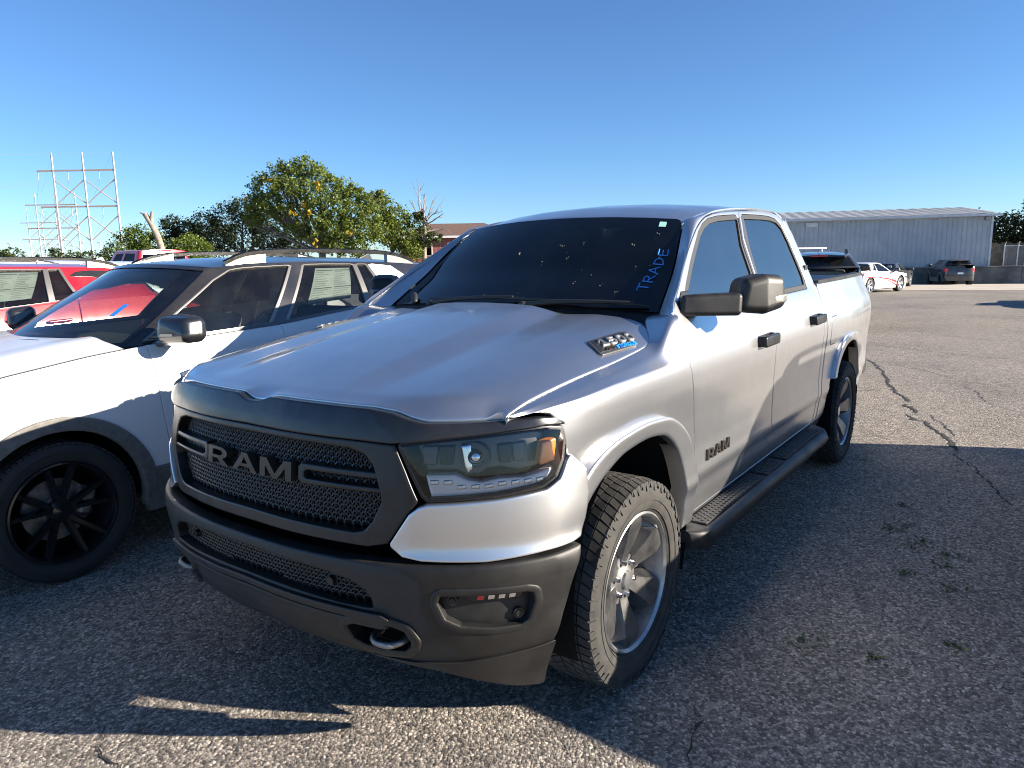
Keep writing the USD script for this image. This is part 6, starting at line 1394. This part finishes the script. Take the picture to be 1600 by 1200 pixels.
for k, (px, hh) in enumerate(((-109, 9.5), (-105.6, 10.5), (-100.6, 7.5), (-96.3, 8.0), (-92.6, 7.4), (-89.5, 8.2), (-86.0, 7.6), (-82.5, 7.4), (-88.0, 6.8))):
    lp_ = thing("lamp_post", "thin far-off lot lamp post on the skyline below the pylons, " + ORD[sorted(FL).index(px)], "lamp post", "far-off lot lamp posts", at_view(px * 1.2, 180))
    emit("post", MB().cyl((0, 0, 0), (0, 0, hh), .09, .06, 6).mesh(), STEELG, lp_, True); emit("lamp_head", MB().box((0, 0, hh), (.7, 1.5, .12)).mesh(), METALT, lp_, False)
# ---------------------------------------------------------------- ground
ASPH = usdkit.material(stage, LK + "worn_asphalt", {
    "g": ("geometry", {}),
    "v": ("voronoi_texture", {"scale": 80.0, "feature": "f1", "randomness": 1.0}), "v2": ("voronoi_texture", {"scale": 210.0, "feature": "f1"}),
    "ve": ("voronoi_texture", {"scale": 80.0, "feature": "distance_to_edge"}),
    "n1": ("noise_texture", {"scale": .35, "detail": 6, "roughness": .6}), "n2": ("noise_texture", {"scale": 6.0, "detail": 6, "roughness": .65}),
    "sc": ("separate_color", {}),
    "rs": ("rgb_ramp", {"ramp": [(0, (.12, .112, .105)), (.35, (.25, .23, .207)), (.65, (.36, .33, .295)), (.88, (.48, .44, .39)), (1, (.62, .58, .52))]}),
    "re": ("map_range", {"from_min": 0.0, "from_max": .16, "to_min": .42, "to_max": 1.0, "clamp": True}),
    "m1": ("mix", {"mix_type": "multiply", "fac": 1.0}),
    "r1": ("rgb_ramp", {"ramp": [(.30, (.72, .70, .69)), (.52, (1, .985, .96)), (.72, (1.14, 1.08, 1.0))]}), "r2": ("rgb_ramp", {"ramp": [(.3, (.80, .80, .80)), (.7, (1.12, 1.10, 1.08))]}),
    "m2": ("mix", {"mix_type": "multiply", "fac": 1.0}), "m3": ("mix", {"mix_type": "multiply", "fac": 1.0}),
    "h": ("math", {"math_type": "multiply_add", "value2": -1.0, "value3": 1.0}), "h2": ("math", {"math_type": "multiply_add", "value2": -.5}),
    "b": ("bump", {"strength": 1.0, "distance": .006}),
    "p": ("principled_bsdf", {"roughness": .82, "specular_ior_level": .35})},
    [("g.position", "v.vector"), ("g.position", "v2.vector"), ("g.position", "ve.vector"), ("g.position", "n1.vector"), ("g.position", "n2.vector"),
     ("v.color", "sc.color"), ("sc.r", "rs.fac"), ("ve.distance", "re.value"), ("rs.color", "m1.color1"), ("re.result", "m1.color2"),
     ("n1.fac", "r1.fac"), ("n2.fac", "r2.fac"), ("m1.color", "m2.color1"), ("r1.color", "m2.color2"), ("m2.color", "m3.color1"), ("r2.color", "m3.color2"), ("m3.color", "p.base_color"),
     ("v.distance", "h.value1"), ("v2.distance", "h2.value1"), ("h.value", "h2.value3"), ("h2.value", "b.height"), ("b.normal", "p.normal")], surface="p.BSDF")
def ground_z(x, y):
    """level around the cars, falling gently towards the far building"""
    return np.interp(-np.asarray(x, float) + 0 * np.asarray(y, float), [8, 20, 30, 36, 44, 50, 56, 60, 80], [0, 0, -.03, -.14, -.30, -.42, -.56, -.62, -.62])
gx = np.unique(np.concatenate([np.linspace(-80, 10, 91), np.linspace(-600, -80, 14), np.linspace(10, 300, 8)])); gy = np.unique(np.concatenate([np.linspace(-60, 40, 26), [-900, -500, -250, -120, 80, 200, 500]]))
X, Y = np.meshgrid(gx, gy, indexing="ij")
tag(emit("parking_lot", grid(np.stack([X, Y, ground_z(X, Y)], -1)), ASPH, None, True), kind="structure")
# ---------------------------------------------------------------- marks on the ground
CRACK = noisy("crack_filler", (.012, .012, .012), (.03, .028, .026), 30, .85)
lot = "/World/parking_lot"
def crack(pts, w, seed):
    rg = np.random.default_rng(seed); p = polyline(pts, step=.035); n = len(p)
    d = np.gradient(p, axis=0); d /= np.linalg.norm(d, axis=1)[:, None]; nn = np.c_[-d[:, 1], d[:, 0]]
    j = np.cumsum(rg.normal(0, .010, n)); j -= np.linspace(0, j[-1], n); p = p + nn * j[:, None] + rg.normal(0, .004, (n, 2))
    ww = w * np.clip(rg.lognormal(0, .55, n), .25, 2.6) * np.minimum(1, np.minimum(np.arange(n), n - 1 - np.arange(n)) / 4 + .15)
    L, R_ = p + nn * ww[:, None] * .5, p - nn * ww[:, None] * .5
    z = ground_z(p[:, 0], p[:, 1]) + .0035
    emit("crack", flip(grid(np.stack([np.c_[L, z], np.c_[R_, z]], 1))), CRACK, lot, False)
crack([(-9.9, .08), (-9.04, .387), (-8.29, .585), (-7.67, .723), (-7.23, .852), (-6.76, 1.017), (-6.50, 1.13)], .030, 1)
crack([(-6.40, 1.07), (-6.03, 1.232), (-5.90, 1.26)], .040, 2)
crack([(-5.82, 1.15), (-5.63, 1.279), (-5.55, 1.376), (-5.21, 1.486), (-4.90, 1.581), (-4.63, 1.653), (-4.45, 1.715)], .030, 3)
crack([(-4.45, 1.715), (-4.0, 1.853), (-3.6, 1.975), (-3.13, 2.118)], .012, 14)
crack([(-6.0, 1.34), (-5.3, 1.56), (-4.9, 1.70)], .008, 4)
crack([(-9.6, .2), (-9.1, .95), (-8.2, 1.7)], .008, 5); crack([(-7.3, .80), (-7.0, .45), (-6.4, .1)], .010, 6); crack([(-8.0, 1.5), (-6.9, 1.9), (-6.2, 2.4)], .007, 7)
crack([(1.30, -.46), (1.345, -.34), (1.37, -.22), (1.44, -.10)], .006, 8); crack([(.0, 1.22), (.12, 1.30), (.22, 1.31), (.40, 1.40)], .006, 9); crack([(-12.5, -1.2), (-11.5, .6), (-10.8, 2.2)], .014, 10); crack([(-15.0, 0), (-13.8, 1.2), (-13.2, 2.6)], .012, 11)
crack([(1.0, .9), (1.1, .55), (1.32, .2), (1.45, -.1)], .004, 13)
# weeds that grow through the asphalt
WEED = leafmat("weed_leaves", (.05, .085, .02), (.11, .15, .04), .2)
rg = np.random.default_rng(8); V, F, k = [], [], 0
for (x, y), s in (((-2.0, 1.69), .07), ((-2.76, 1.54), .04), ((-1.98, 1.86), .07), ((-2.37, 1.61), .07), ((-.64, 1.45), .05), ((-.95, 1.98), .055), ((-2.13, 1.72), .06), ((-1.83, 1.86), .06), ((-3.77, 1.135), .07), ((-.66, 1.72), .03), ((-1.55, 1.92), .05), ((-2.25, 1.55), .05), ((-1.62, 1.70), .035)):
    for _ in range(26):
        a = rg.uniform(0, 2 * np.pi); r = abs(rg.normal(0, s)); p = np.array([x + r * math.cos(a), y + r * math.sin(a), .002]); b = rg.uniform(0, 2 * np.pi); L = rg.uniform(.012, .032); d = np.array([math.cos(b), math.sin(b), rg.uniform(.15, .7)]); d /= np.linalg.norm(d); e = np.array([-d[1], d[0], 0]) * L * .28
        V.append(np.array([p, p + d * L * .5 + e, p + d * L, p + d * L * .5 - e])); F.append(np.array([(0, 1, 2), (0, 2, 3)]) + k); k += 4
tag(emit("weeds", tri(np.vstack(V), np.vstack(F)), WEED, None, False), "low green weeds growing through the shaded asphalt", "weeds", kind="stuff")
# pale concrete apron before the dock
def apron():
    c = [BP(-9, 0, .7), BP(23, 0, .7), BP(23, 0, 17.2), BP(-9, 0, 18.0)]
    P = np.array([[c[0] * (1 - u) + c[1] * u, ] for u in np.linspace(0, 1, 20)])
    G = np.array([[(c[0] * (1 - u) + c[1] * u) * (1 - v) + (c[3] * (1 - u) + c[2] * u) * v for v in np.linspace(0, 1, 12)] for u in np.linspace(0, 1, 20)]); G[..., 2] = ground_z(G[..., 0], G[..., 1]) + .006
    return G
G = apron(); tag(emit("concrete_apron", grid(G) if np.cross(G[1, 0] - G[0, 0], G[0, 1] - G[0, 0])[2] > 0 else flip(grid(G)), CONCL, None, True), kind="structure")
